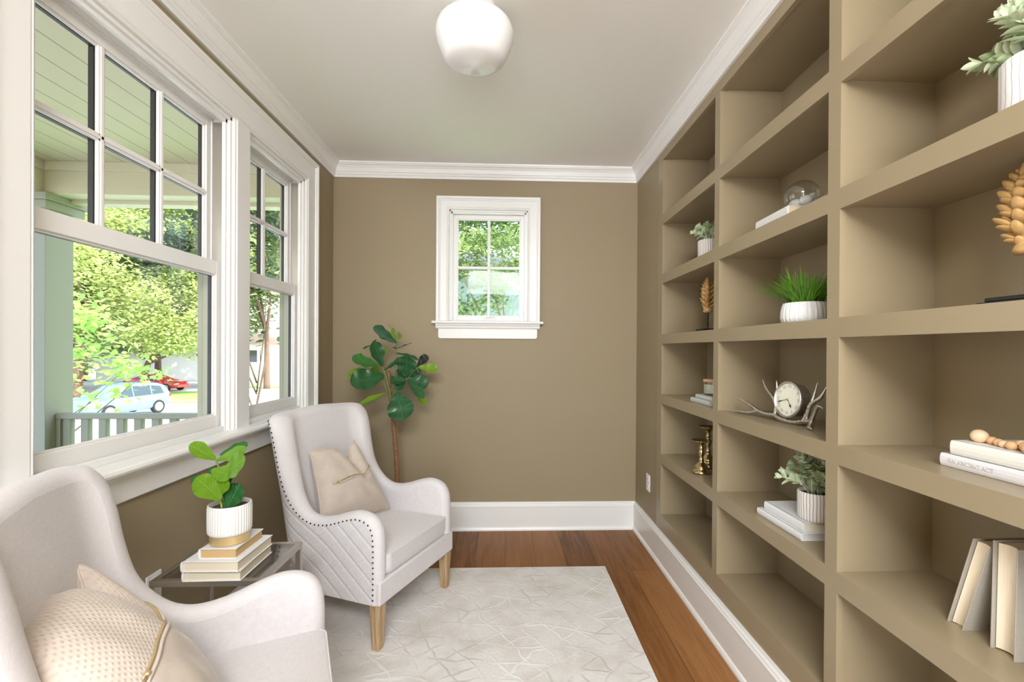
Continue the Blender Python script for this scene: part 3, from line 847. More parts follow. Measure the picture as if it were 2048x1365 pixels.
    K = 18; prof = [(0.0, z0+0.012), (0.004, z0+0.004), (0.012, z0)]
    def ring(ins, z, crown=0.0):
        out = []; rc = 0.035
        cx, cy = 0, (y0+y1)/2; hx, hy = xw-ins, (y1-y0)/2-ins
        for q, (sx, sy) in enumerate(((1, 1), (-1, 1), (-1, -1), (1, -1))):
            for k in range(7):
                t = (q*90 + 90*k/6)*pi/180
                px = sx*(hx-rc) + rc*cos(t); py = sy*(hy-rc) + rc*sin(t)
                out.append((cx+px, cy+py, z))
        return out
    rings = [ring(0.03, z0), ring(0.006, z0+0.004), ring(0.0, z0+0.016), ring(-0.006, (z0+z1)/2-0.01), ring(-0.004, z1-0.016), ring(-0.0055, z1-0.008), ring(-0.002, z1-0.004),
             ring(0.004, z1-0.001), ring(0.03, z1+0.006), ring(0.07, z1+0.013), ring(0.11, z1+0.017), ring(0.15, z1+0.019), ring(0.195, z1+0.020)]
    m_ = len(rings[0])
    for rg_ in rings: cm.v += rg_
    for k in range(len(rings)-1):
        for i in range(m_): cm.f.append((k*m_+i, k*m_+(i+1) % m_, (k+1)*m_+(i+1) % m_, (k+1)*m_+i))
    cm.f.append(tuple(range(m_))[::-1]); cm.f.append(tuple(range((len(rings)-1)*m_, len(rings)*m_)))
    sc_ = cm.build('seat_cushion', M_linen, root, True)
    wl = MB(); pts = [Vector((a, b, z1-0.006)) for a, b, _ in ring(-0.005, 0)]
    wl.tube(pts + [pts[0]], 0.0026, 6, cap=False).build('piping', M_linen, sc_, True)
    # legs
    for (sx, fy) in ((1, 1), (-1, 1), (1, -1), (-1, -1)):
        cx, cy = sx*(HW-0.034), (FR-0.030 if fy > 0 else -0.10)
        lean = 0.0 if fy > 0 else -0.05
        t_ = 0.027; b_ = 0.018
        ox = sx*0.004; zt = 0.206
        def quad(h, dx, dy, z): return [(cx-h+dx, cy-h+dy, z), (cx+h+dx, cy-h+dy, z), (cx+h+dx, cy+h+dy, z), (cx-h+dx, cy+h+dy, z)]
        MB().taper(quad(t_, 0, 0, zt), quad(b_, 0, lean, 0.0)).build('leg', M_oak, root, bevel=0.004)
    return root
def clone_parts(src, name, label):
    r = copy_thing(src, label=label); r.name = name; return r
ch = make_chair('wingback_armchair', 'pale linen wingback armchair beyond the side table, by the tall fig tree')
CH1 = ((-0.755, 2.506, 0.012), radians(-112.6))
CH2 = ((-0.8190, 1.1915, 0.012), radians(-66.5))
ch.location = CH1[0]; ch.rotation_euler = (0, 0, CH1[1])
ch2 = copy_thing(ch, CH2[0], CH2[1], 'pale linen wingback armchair closest to the camera, cropped at the lower left')
for c in (ch, ch2): c.location.z = 0.010

# ------------------------------------------------------------------ pillows
def make_pillow(name, label, C, th, notch, Nout, flip=1):
    """C: four corners bottom-left, bottom-right, top-right, top-left as seen from the front; Nout points to the viewer side"""
    BL, BR, TR, TL = [Vector(c) for c in C]; N = Vector(Nout).normalized(); n = 40
    org = (BL+BR)/2
    root = empty(name, org); tag(root, label, 'pillow', 'champagne velvet pillows')
    nc, nd, nw = notch
    def surf(u, v, side):
        # sides pulled in slightly between the corners (tension), top folded down at the notch
        e = 0.045
        uu = u + (u-0.5)*(-e*4*v*(1-v))*2; vv = v
        k = math.exp(-((u-nc)/nw)**2); 
        fold = nd*k*(v**2.2)*max(0, 4*u*(1-u))**0.45
        ridge = 1 - 0.35*k*v**3
        p = (BL*(1-uu)+BR*uu)*(1-vv) + (TL*(1-uu)+TR*uu)*vv
        down = ((BL+BR)/2 - (TL+TR)/2); p = p + down*fold
        a = max(0, 4*u*(1-u)); b = max(0, 4*v*(1-v))
        bul = th*(a**0.42)*(b**0.42)*ridge
        wr = 0.004*sin(17*u+5*v*v+2)*sin(9*v+3*u)*a*b + 0.003*sin(31*u*v+4)*a*b
        crease = -0.030*math.exp(-((u-nc)/(nw*0.6))**2)*v**3*a
        return p + N*side*(bul + wr + (crease if side > 0 else 0)) - org
    mb, uv = MB(), []
    for side in (1, -1):
        o = len(mb.v)
        for i in range(n+1):
            for j in range(n+1):
                mb.v.append(tuple(surf(i/n, j/n, side))); uv.append((i/n, j/n))
        for i in range(n):
            for j in range(n):
                q = (o+i*(n+1)+j, o+(i+1)*(n+1)+j, o+(i+1)*(n+1)+j+1, o+i*(n+1)+j+1)
                mb.f.append(q if side > 0 else q[::-1])
    mb.build('cover', M_velvet, root, True, uvs=uv)
    edge = [surf(i/n, 0, 1) for i in range(n+1)] + [surf(1, j/n, 1) for j in range(1, n+1)] + [surf(1-i/n, 1, 1) for i in range(1, n+1)] + [surf(0, 1-j/n, 1) for j in range(1, n+1)]
    MB().tube(edge, 0.0028, 6, cap=False).build('piping', M_velvet, root, True)
    def zl(u): return 0.50 + 0.16*u
    u0, u1 = 0.17, 0.985
    line = [surf(u0+(u1-u0)*k/30, zl(u0+(u1-u0)*k/30), 1) + N*0.0015 for k in range(31)]
    z = MB().tube(line, 0.0036, 6).build('zip', M_zip, root, True)
    lip = [surf(u0+(u1-u0)*k/30, zl(u0+(u1-u0)*k/30)-0.022, 1) + N*0.002 for k in range(31)]
    MB().tube(lip, [0.0045]*31, 6).build('placket', M_velvet, root, True)
    p0, p1 = line[0], line[2]
    MB().ellipsoid(p0*0.5+p1*0.5+N*0.004, (0.007, 0.007, 0.005), 10, 6).tube([p0+N*0.006, p0+(p0-p1)*1.3+N*0.004], [0.004, 0.003], 8).build('slider', M_zip, root, True)
    return root
make_pillow('throw_pillow', 'velvet pillow with two peaks and a brass zip, on the armchair beyond the side table',
            ((-0.90, 2.36, 0.45), (-0.637, 2.671, 0.435), (-0.815, 2.600, 0.832), (-0.950, 2.352, 0.826)), 0.085, (0.70, 0.24, 0.17), (0.90, -0.385, 0.30))
make_pillow('throw_pillow', 'velvet pillow with dimpled upper half on the closest armchair, lower left',
            ((-0.585, 0.865, 0.445), (-0.735, 1.245, 0.445), (-1.070, 1.225, 0.800), (-0.935, 0.915, 0.765)), 0.105, (0.80, 0.26, 0.15), (0.88, 0.36, 0.50))

# ------------------------------------------------------------------ side table
TX0, TX1, TY0, TY1, TZ = -1.165, -0.802, 1.605, 1.922, 0.56
tb = empty('side_table', ((TX0+TX1)/2, (TY0+TY1)/2, 0)); tag(tb, 'small metal framed side table with smoked glass top between the armchairs', 'side table')
hx, hy = (TX1-TX0)/2, (TY1-TY0)/2; b_ = 0.020
fm = MB()
fm.box(-hx, hx, -hy, -hy+b_, TZ-0.020, TZ); fm.box(-hx, hx, hy-b_, hy, TZ-0.020, TZ)
fm.box(-hx, -hx+b_, -hy+b_, hy-b_, TZ-0.020, TZ); fm.box(hx-b_, hx, -hy+b_, hy-b_, TZ-0.020, TZ)
fm.build('top_frame', M_nickel, tb, bevel=0.0015)
MB().box(-hx+b_, hx-b_, -hy+b_, hy-b_, TZ-0.007, TZ-0.001).build('glass_top', M_tabletop, tb)
for sx in (-1, 1):
    for sy in (-1, 1):
        x = sx*(hx-b_/2); y = sy*(hy-b_/2)
        MB().box(x-b_/2, x+b_/2, y-b_/2, y+b_/2, 0.0, TZ-0.020).build('leg', M_nickel, tb, bevel=0.0015)
fm = MB()
fm.box(-hx, hx, -hy, -hy+b_, 0.08, 0.10).box(-hx, hx, hy-b_, hy, 0.08, 0.10).box(-hx, -hx+b_, -hy+b_, hy-b_, 0.08, 0.10).box(hx-b_, hx, -hy+b_, hy-b_, 0.08, 0.10)
fm.build('stretcher', M_nickel, tb, bevel=0.0015)

# ------------------------------------------------------------------ books
def book(name, label, loc, rz, w, d, t, cover, pages, cat='book', group=None, spine='-x', ct=0.0028, rot=None, over=0.004):
    """lying book: w along x, d along y, thickness t; spine on local side; loc = centre of its underside"""
    o = empty(name, loc, rz); tag(o, label, cat, group)
    if rot is not None: o.rotation_euler = rot
    c = MB()
    c.box(-w/2, w/2, -d/2, d/2, 0, ct).box(-w/2, w/2, -d/2, d/2, t-ct, t)
    sx = -1 if spine == '-x' else 1
    if spine in ('-x', '+x'):
        k = 6; pr_ = []
        for i in range(k+1):
            a = -pi/2 + pi*i/k; pr_.append((sx*(w/2 + 0.005*cos(a)), t/2 + (t/2)*sin(a)))
        pr_ += [(sx*(w/2-0.004), t), (sx*(w/2-0.004), 0)]
        c.prism(pr_, 1, -d/2, d/2)
    else:
        sy = -1 if spine == '-y' else 1
        k = 6; pr_ = []
        for i in range(k+1):
            a = -pi/2 + pi*i/k; pr_.append((sy*(d/2 + 0.005*cos(a)), t/2 + (t/2)*sin(a)))
        pr_ += [(sy*(d/2-0.004), t), (sy*(d/2-0.004), 0)]
        c.prism(pr_, 0, -w/2, w/2)
    c.build('cover', cover, o, bevel=0.0008)
    p = MB()
    x0, x1, y0, y1 = -w/2+over, w/2-over, -d/2+over, d/2-over
    if spine == '-x': x0 = -w/2
    if spine == '+x': x1 = w/2
    if spine == '-y': y0 = -d/2
    if spine == '+y': y1 = d/2
    p.box(x0, x1, y0, y1, ct, t-ct).build('pages', pages, o)
    return o
book('hardcover_book', 'white book with cream pages, bottom of the stack on the side table', (-0.962, 1.710, TZ), 0.02, 0.184, 0.222, 0.034, M_cloth_white, M_pages, group='books stacked on the side table', spine='-x')
book('hardcover_book', 'white book with cream pages, middle of the stack on the side table', (-0.960, 1.704, TZ+0.034), -0.01, 0.182, 0.226, 0.035, M_cloth_white, M_pages, group='books stacked on the side table', spine='-x')
book('hardcover_book', 'white book with gilt page edges under the ribbed pot on the side table', (-0.948, 1.700, TZ+0.069), 0.0, 0.120, 0.178, 0.034, M_cloth_white, M_pages_gold, group='books stacked on the side table', spine='-x')

# ------------------------------------------------------------------ leaves and plants
def leaf_geo(mb, uvs, base, tip, width, up, shape='fig', cup=0.12, droop=0.0, ruffle=0.0, nu=8, nv=18, seed=0, petiole=0.0):
    base, tip = Vector(base), Vector(tip); ax = tip-base; ln = ax.length; t = ax.normalized()
    up = Vector(up); up = (up - t*up.dot(t)); up = up.normalized() if up.length > 1e-4 else t.orthogonal().normalized()
    sd = t.cross(up)
    rr = random.Random(seed); ph = rr.random()*6
    o = len(mb.v)
    for j in range(nv+1):
        v = j/nv
        if shape == 'fig':   # narrow waist near base, broad rounded end
            w = (min(1, v/0.10)**0.6)*(0.34+0.66*sstep(0.05, 0.62, v)) if v < 0.62 else max(0.0, 1-((v-0.62)/0.385)**2.2)**0.5
        elif shape == 'oval': w = sin(pi*v)**0.62
        elif shape == 'lance': w = (sin(pi*min(1, v*1.0))**0.8)*(1.12-0.4*v)
        elif shape == 'blade': w = (1-v)**0.6*(0.6+0.4*min(1, 4*v))
        else: w = sin(pi*v)**0.7
        for i in range(nu+1):
            u = i/nu*2-1
            x = u*w*width/2
            z = cup*width*(u*u)*w - droop*ln*v*v + ruffle*width*abs(u)*sin(v*17+ph+u)*w
            mb.v.append(tuple(base + t*(v*ln) + sd*x + up*z)); uvs.append((i/nu, v))
    for j in range(nv):
        for i in range(nu):
            a = o+j*(nu+1)+i; mb.f.append((a, a+1, a+nu+2, a+nu+1))
def leaf(name, parent, mat, *a, **k):
    mb, uv = MB(), []; leaf_geo(mb, uv, *a, **k)
    return mb.build(name, mat, parent, True, uvs=uv, fix=False)

def wp(u, v, y): # measured photo point at depth y -> room metres, used to lay out the fig trees leaf by leaf
    d = cam_dir((u-CX), (v-CY), F); t = y/d.y
    return EYE + d*t

# tall fiddle leaf fig in the corner
FT = Vector((-0.735, 3.235, 0))
ft = empty('fiddle_leaf_fig', FT); tag(ft, 'tall fiddle leaf fig with thin brown trunk in the far corner', 'plant')
tr = spline([(0.0, 0, 0.25), (0.012, 0, 0.45), (-0.008, 0, 0.75), (-0.035, 0, 1.0), (-0.052, 0, 1.18)], 8)
MB().tube(tr, [0.017-0.004*i/(len(tr)-1) + 0.0015*sin(i*1.9) for i in range(len(tr))], 10).build('trunk', simple('brown_fig_bark', (0.24, 0.12, 0.055), 0.8, noise_amt=0.5, noise_scale=60, bump=0.8, bump_scale=90), ft, True)
MB().lathe([(0.10, 0), (0.115, 0.02), (0.14, 0.26), (0.145, 0.28), (0.13, 0.28), (0.125, 0.25), (0.0, 0.25)], n=32).build('planter', M_ceramic, ft, True, angle=40)
Z4 = lambda a, b: (670+a/5.687, 620+b/5.687)
def L4(i, b, t, wpx, mat, db=0.0, dt=0.0, up=(0, -1, 0.3), **k):
    p = wp(*Z4(*b), 3.21+db) - FT; q = wp(*Z4(*t), 3.21+dt) - FT
    w = wpx/5.687*3.2/950*1.05
    leaf('leaf', ft, mat, p, q, w, up, seed=i, ruffle=0.06, **k)
D_, M_, Y_l = M_fig_dark, M_fig_mid, M_fig_light
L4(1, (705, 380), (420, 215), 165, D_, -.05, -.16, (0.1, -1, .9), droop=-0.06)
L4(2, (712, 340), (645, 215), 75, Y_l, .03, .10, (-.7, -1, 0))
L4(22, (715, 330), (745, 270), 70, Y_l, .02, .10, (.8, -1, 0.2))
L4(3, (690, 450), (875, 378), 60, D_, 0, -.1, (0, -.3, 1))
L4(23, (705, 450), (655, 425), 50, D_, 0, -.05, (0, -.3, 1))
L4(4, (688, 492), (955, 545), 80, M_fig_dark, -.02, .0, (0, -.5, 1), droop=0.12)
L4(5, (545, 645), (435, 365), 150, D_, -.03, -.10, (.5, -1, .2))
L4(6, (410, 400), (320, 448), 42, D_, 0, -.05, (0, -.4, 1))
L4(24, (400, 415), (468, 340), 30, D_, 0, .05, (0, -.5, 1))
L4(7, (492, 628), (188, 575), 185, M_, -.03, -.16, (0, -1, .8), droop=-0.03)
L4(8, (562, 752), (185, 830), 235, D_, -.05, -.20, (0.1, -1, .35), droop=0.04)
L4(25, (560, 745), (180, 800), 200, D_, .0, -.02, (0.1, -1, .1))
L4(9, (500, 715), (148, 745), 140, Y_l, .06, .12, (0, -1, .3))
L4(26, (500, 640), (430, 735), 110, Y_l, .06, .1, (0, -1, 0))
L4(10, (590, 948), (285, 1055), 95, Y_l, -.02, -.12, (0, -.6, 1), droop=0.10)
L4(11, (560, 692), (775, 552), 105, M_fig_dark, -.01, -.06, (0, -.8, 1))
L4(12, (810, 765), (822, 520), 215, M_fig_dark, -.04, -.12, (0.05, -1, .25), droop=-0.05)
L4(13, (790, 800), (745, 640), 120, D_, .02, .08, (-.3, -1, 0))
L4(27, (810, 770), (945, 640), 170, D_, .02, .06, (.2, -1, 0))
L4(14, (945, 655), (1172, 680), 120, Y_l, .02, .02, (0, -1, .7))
L4(15, (935, 640), (1050, 520), 95, simple('shaded_fig_leaf', (0.008, 0.014, 0.01), 0.5), .03, .08, (0, -1, 0))  # near-black copy of the leaf colour, its shade painted in
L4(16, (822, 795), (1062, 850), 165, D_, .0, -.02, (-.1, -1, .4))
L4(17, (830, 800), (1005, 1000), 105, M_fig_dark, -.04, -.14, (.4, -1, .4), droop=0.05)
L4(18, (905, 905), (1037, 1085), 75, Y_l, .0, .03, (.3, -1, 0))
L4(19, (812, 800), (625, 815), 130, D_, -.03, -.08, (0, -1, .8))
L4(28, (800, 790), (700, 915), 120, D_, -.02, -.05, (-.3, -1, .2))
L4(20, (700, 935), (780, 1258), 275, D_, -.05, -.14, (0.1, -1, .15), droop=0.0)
L4(21, (545, 545), (562, 425), 70, Y_l, .05, .08, (0, -1, 0))
def twig(pts, r=0.004):
    MB().tube(spline([wp(*Z4(*p), 3.2) - FT for p in pts], 4), r, 6).build('twig', M_stem, ft, True)
twig([(635, 1050), (610, 880), (560, 700), (490, 590), (460, 560)], 0.0045)
twig([(640, 960), (700, 500), (690, 420), (715, 330), (605, 165)], 0.003)
twig([(650, 980), (700, 920), (770, 820), (820, 790), (940, 650)], 0.004)
twig([(600, 930), (560, 850), (545, 760)], 0.0035)

# pot and fig on the side table
PC = Vector((-0.948, 1.680, TZ+0.103))
pt = empty('potted_fiddle_leaf_fig', PC); tag(pt, 'small bright green fig in a ribbed white pot with gold base, on stacked books', 'potted plant')
rf = lambda th, i: 1 + (0.016*cos(th*44) if 3 <= i <= 8 else 0)
MB().lathe([(0.055, 0.0), (0.0605, 0.003), (0.061, 0.030)], n=48).build('gold_base', M_goldband, pt, True, angle=40)
MB().lathe([(0.050, 0.030), (0.061, 0.030), (0.0655, 0.036), (0.0665, 0.040), (0.067, 0.06), (0.067, 0.09), (0.067, 0.115), (0.0665, 0.124), (0.0665, 0.1245), (0.067, 0.127), (0.066, 0.130),
            (0.062, 0.131), (0.060, 0.128), (0.060, 0.11)], n=264, rfun=rf).build('ribbed_pot', M_ceramic, pt, True, angle=60)
MB().lathe([(0.0605, 0.116), (0.04, 0.120), (0.0, 0.122)], n=32).build('soil', M_soil, pt, True)
Z6 = lambda a, b: (320+a/3.591, 860+b/3.591)
def L6(i, b, t, wpx, mat, db=0.0, dt=0.0, up=(0.3, -1, 0.6), **k):
    p = wp(*Z6(*b), 1.68+db) - PC; q = wp(*Z6(*t), 1.68+dt) - PC
    w = wpx/3.591*1.68/950*1.05
    leaf('leaf', pt, mat, p, q, w, up, seed=i+50, ruffle=0.03, **k)
L6(1, (405, 215), (212, 108), 112, M_bright_leaf, -.0, -.05, (0.3, -1, 1.1), cup=0.06)
L6(2, (425, 185), (632, 100), 95, M_deep_leaf, .02, .06, (-.2, -1, 1.2), cup=0.05)
L6(3, (400, 222), (622, 142), 110, M_bright_leaf, .0, .0, (-.2, -1, 1.0), cup=0.05)
L6(8, (400, 300), (350, 300), 60, M_deep_leaf, .03, .03, (0, -1, .3), cup=0.05)
L6(4, (440, 335), (612, 205), 175, M_bright_leaf, -.03, -.06, (-.2, -1, .7), cup=0.06)
L6(9, (365, 290), (520, 330), 110, M_bright_leaf, -.03, -.05, (-.2, -1, .7), cup=0.03)
L6(5, (440, 505), (258, 345), 150, M_bright_leaf, -.04, -.08, (0.4, -1, .9), cup=0.05)
L6(10, (430, 470), (470, 345), 95, M_bright_leaf, -.03, -.05, (0.2, -1, .5), cup=0.05)
L6(6, (412, 478), (228, 340), 75, M_deep_leaf, .02, .04, (0.3, -1, .6), cup=0.05)
L6(7, (468, 592), (575, 392), 170, M_deep_leaf, -.02, .0, (-.3, -1, .3), cup=0.08)
L6(11, (470, 420), (500, 320), 60, M_deep_leaf, .03, .03, (0, -1, .3), cup=0.05)
MB().tube(spline([wp(*Z6(*p), 1.68) - PC for p in ((462, 625), (455, 540), (430, 440), (440, 330), (400, 215))], 5), 0.0032, 7).build('stem', M_stem, pt, True)
MB().tube(spline([wp(*Z6(*p), 1.66) - PC for p in ((455, 620), (440, 540), (425, 480))], 5), 0.0032, 7).build('stem', simple('pale_green_stem', (0.32, 0.42, 0.06), 0.5), pt, True)

def bushy(name, label, loc, pot_prof, pot_mat, pot_n, seed, spread, height, nst, lf, lw, bias=(0, 0), mats=(M_lamb, M_lamb2), rfun=None, nlv=5, zr=0.10, group=None):
    rr = random.Random(seed)
    root = empty(name, loc); tag(root, label, 'potted plant', group)
    mb = MB().lathe(pot_prof, n=pot_n, rfun=rfun)
    k = len(pot_prof); uvs = [((j/pot_n), i/k) for i in range(k) for j in range(pot_n)]
    mb.build('pot', pot_mat, root, True, uvs=uvs, angle=50)
    rt, zt = pot_prof[-1][0], pot_prof[-1][1]
    MB().lathe([(rt+0.001, zt), (0.0, zt+0.004)], n=20).build('soil', M_soil, root)
    for s_ in range(nst):
        th = 2*pi*(s_+rr.random()*0.6)/nst; tilt = rr.uniform(0.15, 1.0)
        dx, dy = cos(th)*spread*tilt + bias[0]*rr.uniform(.5, 1), sin(th)*spread*tilt + bias[1]*rr.uniform(.5, 1)
        hh = height*(1.05-0.75*tilt**1.6)*rr.uniform(0.8, 1.1)
        P = spline([(cos(th)*rt*0.4, sin(th)*rt*0.4, zt), (dx*0.45, dy*0.45, zt+hh*0.7), (dx, dy, zt+hh)], 4)
        mb, uv = MB(), []
        mb.tube(P, 0.0016, 5); uv += [(0, 0)]*len(mb.v)
        for q in range(nlv*2):
            f = 0.35+0.65*(q//2+0.5)/nlv
            p = P[min(len(P)-1, int(f*(len(P)-1)))]
            d = Vector((dx, dy, hh)).normalized()
            a = rr.uniform(0, 2*pi)
            side = d.orthogonal().normalized(); side = Matrix.Rotation(a + (q % 2)*pi, 3, d) @ side
            dr = (side*rr.uniform(.7, 1.1) + d*rr.uniform(.3, .9)).normalized()
            ll = lf*rr.uniform(0.7, 1.15)
            leaf_geo(mb, uv, p, p+dr*ll, lw*rr.uniform(.8, 1.15), d+Vector((0, 0, .3)), shape='oval', cup=0.25, nu=4, nv=6)
        d = (P[-1]-P[-2]).normalized()
        for q in range(4):
            side = Matrix.Rotation(q*pi/2+rr.random(), 3, d) @ d.orthogonal().normalized()
            leaf_geo(mb, uv, P[-1], P[-1]+(d+side*0.6).normalized()*lf*0.8, lw*0.8, d, shape='oval', cup=0.25, nu=4, nv=6)
        mb.build('leafy_stem', mats[0] if rr.random() < 0.72 else mats[1], root, True, uvs=uv, fix=False)
    return root
def cyl_pot(r, h, flare=0.0):
    return [(r*0.9, 0.0), (r*0.97, 0.003), (r, 0.010), (r+flare, h*0.5), (r+flare, h-0.004), (r+flare-0.003, h), (r+flare-0.007, h-0.002), (r+flare-0.008, h-0.012)]
# second row: far bay
bushy('potted_lambs_ear', 'frosted green plant in striped pot, smallest one on an upper shelf of the far bay', (1.075, 2.475, 1.808), cyl_pot(0.058, 0.105), M_striped, 48, 3, 0.085, 0.105, 15, 0.034, 0.021, bias=(-0.01, 0.045), nlv=5)
bushy('potted_lambs_ear', 'frosted green plant in striped pot standing on two white books', (1.095, 1.630, 0.682+0.058), cyl_pot(0.056, 0.098), M_striped, 64, 11, 0.095, 0.125, 17, 0.036, 0.022, bias=(-0.01, 0.03), nlv=5)
bushy('potted_lambs_ear', 'large pale frosted plant in white striped pot, upper right corner of the picture', (1.075, 0.905, 1.808), cyl_pot(0.070, 0.115), M_striped2, 64, 23, 0.10, 0.13, 20, 0.046, 0.020, bias=(0.0, 0.03), nlv=6)

# grass pot
gr = empty('potted_grass', (1.075, 1.662, 1.430)); tag(gr, 'tufted green grass in a rough white bowl on the middle bay shelf', 'potted plant')
rr = random.Random(8)
MB().lathe([(0.066, 0), (0.076, 0.004), (0.080, 0.02), (0.079, 0.045), (0.073, 0.068), (0.070, 0.073), (0.065, 0.071), (0.064, 0.06)], n=240,
           rfun=lambda th, i: 1+0.011*cos(th*30+0.5*i)+0.006*sin(th*47)).build('bowl', M_ceramic_rough, gr, True, angle=60)
MB().lathe([(0.065, 0.062), (0.0, 0.066)], n=24).build('soil', M_soil, gr)
for q in range(30):
    mb, uv = MB(), []
    for k in range(9):
        th = rr.uniform(0, 2*pi); r0 = 0.055*sqrt(rr.random()); tilt = rr.uniform(0.1, 0.95)**1.2
        b0 = Vector((r0*cos(th), r0*sin(th), 0.064)); ln = rr.uniform(0.09, 0.145)
        t2 = th + rr.uniform(-.5, .5)
        d0 = Vector((cos(t2)*tilt, sin(t2)*tilt, 1)).normalized()
        o = len(mb.v); w0 = rr.uniform(0.0016, 0.0032); sd = d0.cross(Vector((0, 0, 1))).normalized(); n_ = 7
        for j in range(n_+1):
            v = j/n_; ww = w0*(1-v**2.2)+0.0002
            c_ = b0 + d0*ln*v + Vector((cos(t2), sin(t2), -0.55))*(0.035*v*v*tilt*1.5)
            mb.v += [tuple(c_-sd*ww), tuple(c_ + Vector((0, 0, -0.001))), tuple(c_+sd*ww)]; uv += [(0, v), (.5, v), (1, v)]
        for j in range(n_):
            a = o+3*j; mb.f += [(a, a+1, a+4, a+3), (a+1, a+2, a+5, a+4)]
    mb.build('grass_tuft', M_blade, gr, True, uvs=uv, fix=False)

# ------------------------------------------------------------------ shelf books
book('hardcover_book', 'thin white book with cream pages under the glass cloche, top of the two', (1.095, 1.797, 1.808+0.016), -0.03, 0.140, 0.230, 0.036, M_cloth_white, mat_pages('pages_peach', (0.80, 0.62, 0.42), 2, 0.1), group='white books under the cloche')
book('hardcover_book', 'thin white book at the bottom under the glass cloche', (1.090, 1.815, 1.808), -0.03, 0.165, 0.285, 0.016, M_cloth_white, M_pages, group='white books under the cloche')
book('hardcover_book', 'white book directly under the striped pot in the middle bay', (1.102, 1.710, 0.682+0.026), 0.02, 0.150, 0.235, 0.032, M_cloth_white, mat_pages('pages_pale', (0.80, 0.74, 0.60), 2, 0.12), group='white books under the striped pot')
book('hardcover_book', 'larger white book below the other under the striped pot', (1.100, 1.715, 0.682), 0.015, 0.176, 0.275, 0.026, M_cloth_white, mat_pages('pages_grey', (0.74, 0.73, 0.72), 2, 0.12), group='white books under the striped pot')
def text_mesh(parent, s, size, mat, M4, depth=0.0003, name='lettering'):
    cu = bpy.data.curves.new('lettering', 'FONT'); cu.body = s; cu.size = size; cu.align_x = 'CENTER'; cu.align_y = 'CENTER'; cu.extrude = depth
    o = bpy.data.objects.new('lettering', cu); COL.objects.link(o)
    bpy.context.view_layer.update()
    me = bpy.data.meshes.new_from_object(o.evaluated_get(bpy.context.evaluated_depsgraph_get()))
    bpy.data.objects.remove(o); me.materials.clear(); me.materials.append(mat); me.transform(M4)
    q = bpy.data.objects.new(name, me); COL.objects.link(q); q.parent = parent
    return q
b1 = book('hardcover_book', 'white book with grey spine lettering, lower one beneath the wooden beads', (1.150, 0.985, 1.055), 0.0, 0.170, 0.262, 0.031, simple('cool_white_cloth', (0.80, 0.79, 0.82), 0.55), M_pages, group='white books under the beads')
b2 = book('hardcover_book', 'white book directly under the wooden beads', (1.152, 0.967, 1.086), 0.0, 0.165, 0.255, 0.034, simple('warm_white_cloth', (0.86, 0.855, 0.80), 0.5), M_pages, group='white books under the beads')
RS = Matrix(((0, 0, -1, 0), (-1, 0, 0, 0), (0, 1, 0, 0), (0, 0, 0, 1)))  # text on a face looking towards -X, reading along -Y
text_mesh(b1, 'BALANCING ACT', 0.0135, M_emboss, Matrix.Translation((-0.170/2-0.0052, 0.055, 0.016)) @ RS)
# grey books and candle in the far bay
book('hardcover_book', 'grey cloth book lying beneath the candle jar, lower one', (1.075, 2.425, 1.055), 0.0, 0.130, 0.235, 0.024, M_cloth_silver, M_pages, group='grey books under the candle')
book('hardcover_book', 'grey cloth book lying directly under the candle jar', (1.082, 2.405, 1.079), 0.03, 0.115, 0.195, 0.020, M_cloth_silver, M_pages, group='grey books under the candle')
cd = empty('candle_jar', (1.085, 2.437, 1.099)); tag(cd, 'cream candle in a glass jar with wooden lid on grey books', 'candle')
MB().lathe([(0.040, 0), (0.047, 0.002), (0.048, 0.010), (0.048, 0.072), (0.046, 0.072), (0.046, 0.008), (0.0, 0.006)], n=40).build('glass_jar', M_jarglass, cd, True, angle=40)
MB().lathe([(0.0, 0.009), (0.0452, 0.009), (0.0452, 0.056), (0.0, 0.056)], n=40).build('wax', M_wax, cd, True, angle=40)
MB().lathe([(0.0, 0.070), (0.049, 0.070), (0.050, 0.073), (0.050, 0.080), (0.048, 0.083), (0.0, 0.083)], n=40).build('lid', M_lidwood, cd, True, angle=40)
# leaning grey books, lower right: fore edges face the room
def stand_book(label, y, lean, h, th, w):
    o = empty('hardcover_book', (1.068, y, 0.682)); o.rotation_euler = (lean, 0, 0)
    tag(o, label, 'book', 'grey books standing on a lower shelf of the near bay')
    c = MB(); ct = 0.003
    c.box(0, w, 0, ct, 0, h).box(0, w, -th, -th+ct, 0, h)
    pr_ = [(w, 0), (w+0.004, -th*0.2), (w+0.006, -th*0.5), (w+0.004, -th*0.8), (w, -th), (w-0.003, -th), (w-0.003, 0)]
    c.prism(pr_, 2, 0, h)
    c.build('cover', M_cloth_grey, o, bevel=0.0008)
    k = 8; pg = [(0.007+0.010*sin(pi*i/k), -ct-(th-2*ct)*i/k) for i in range(k+1)] + [(w-0.002, -th+ct), (w-0.002, -ct)]
    MB().prism(pg, 2, 0.004, h-0.004).build('pages', mat_pages('paper_edges_upright', (0.84, 0.73, 0.56), 1, 0.14), o, True, angle=30)
    return o
stand_book('grey book leaning on its neighbour with cream page edge, bottom right', 1.098, radians(15.5), 0.232, 0.036, 0.150)
stand_book('upright grey book with cream page edge, rightmost in the picture', 0.996, radians(1.0), 0.238, 0.048, 0.158)

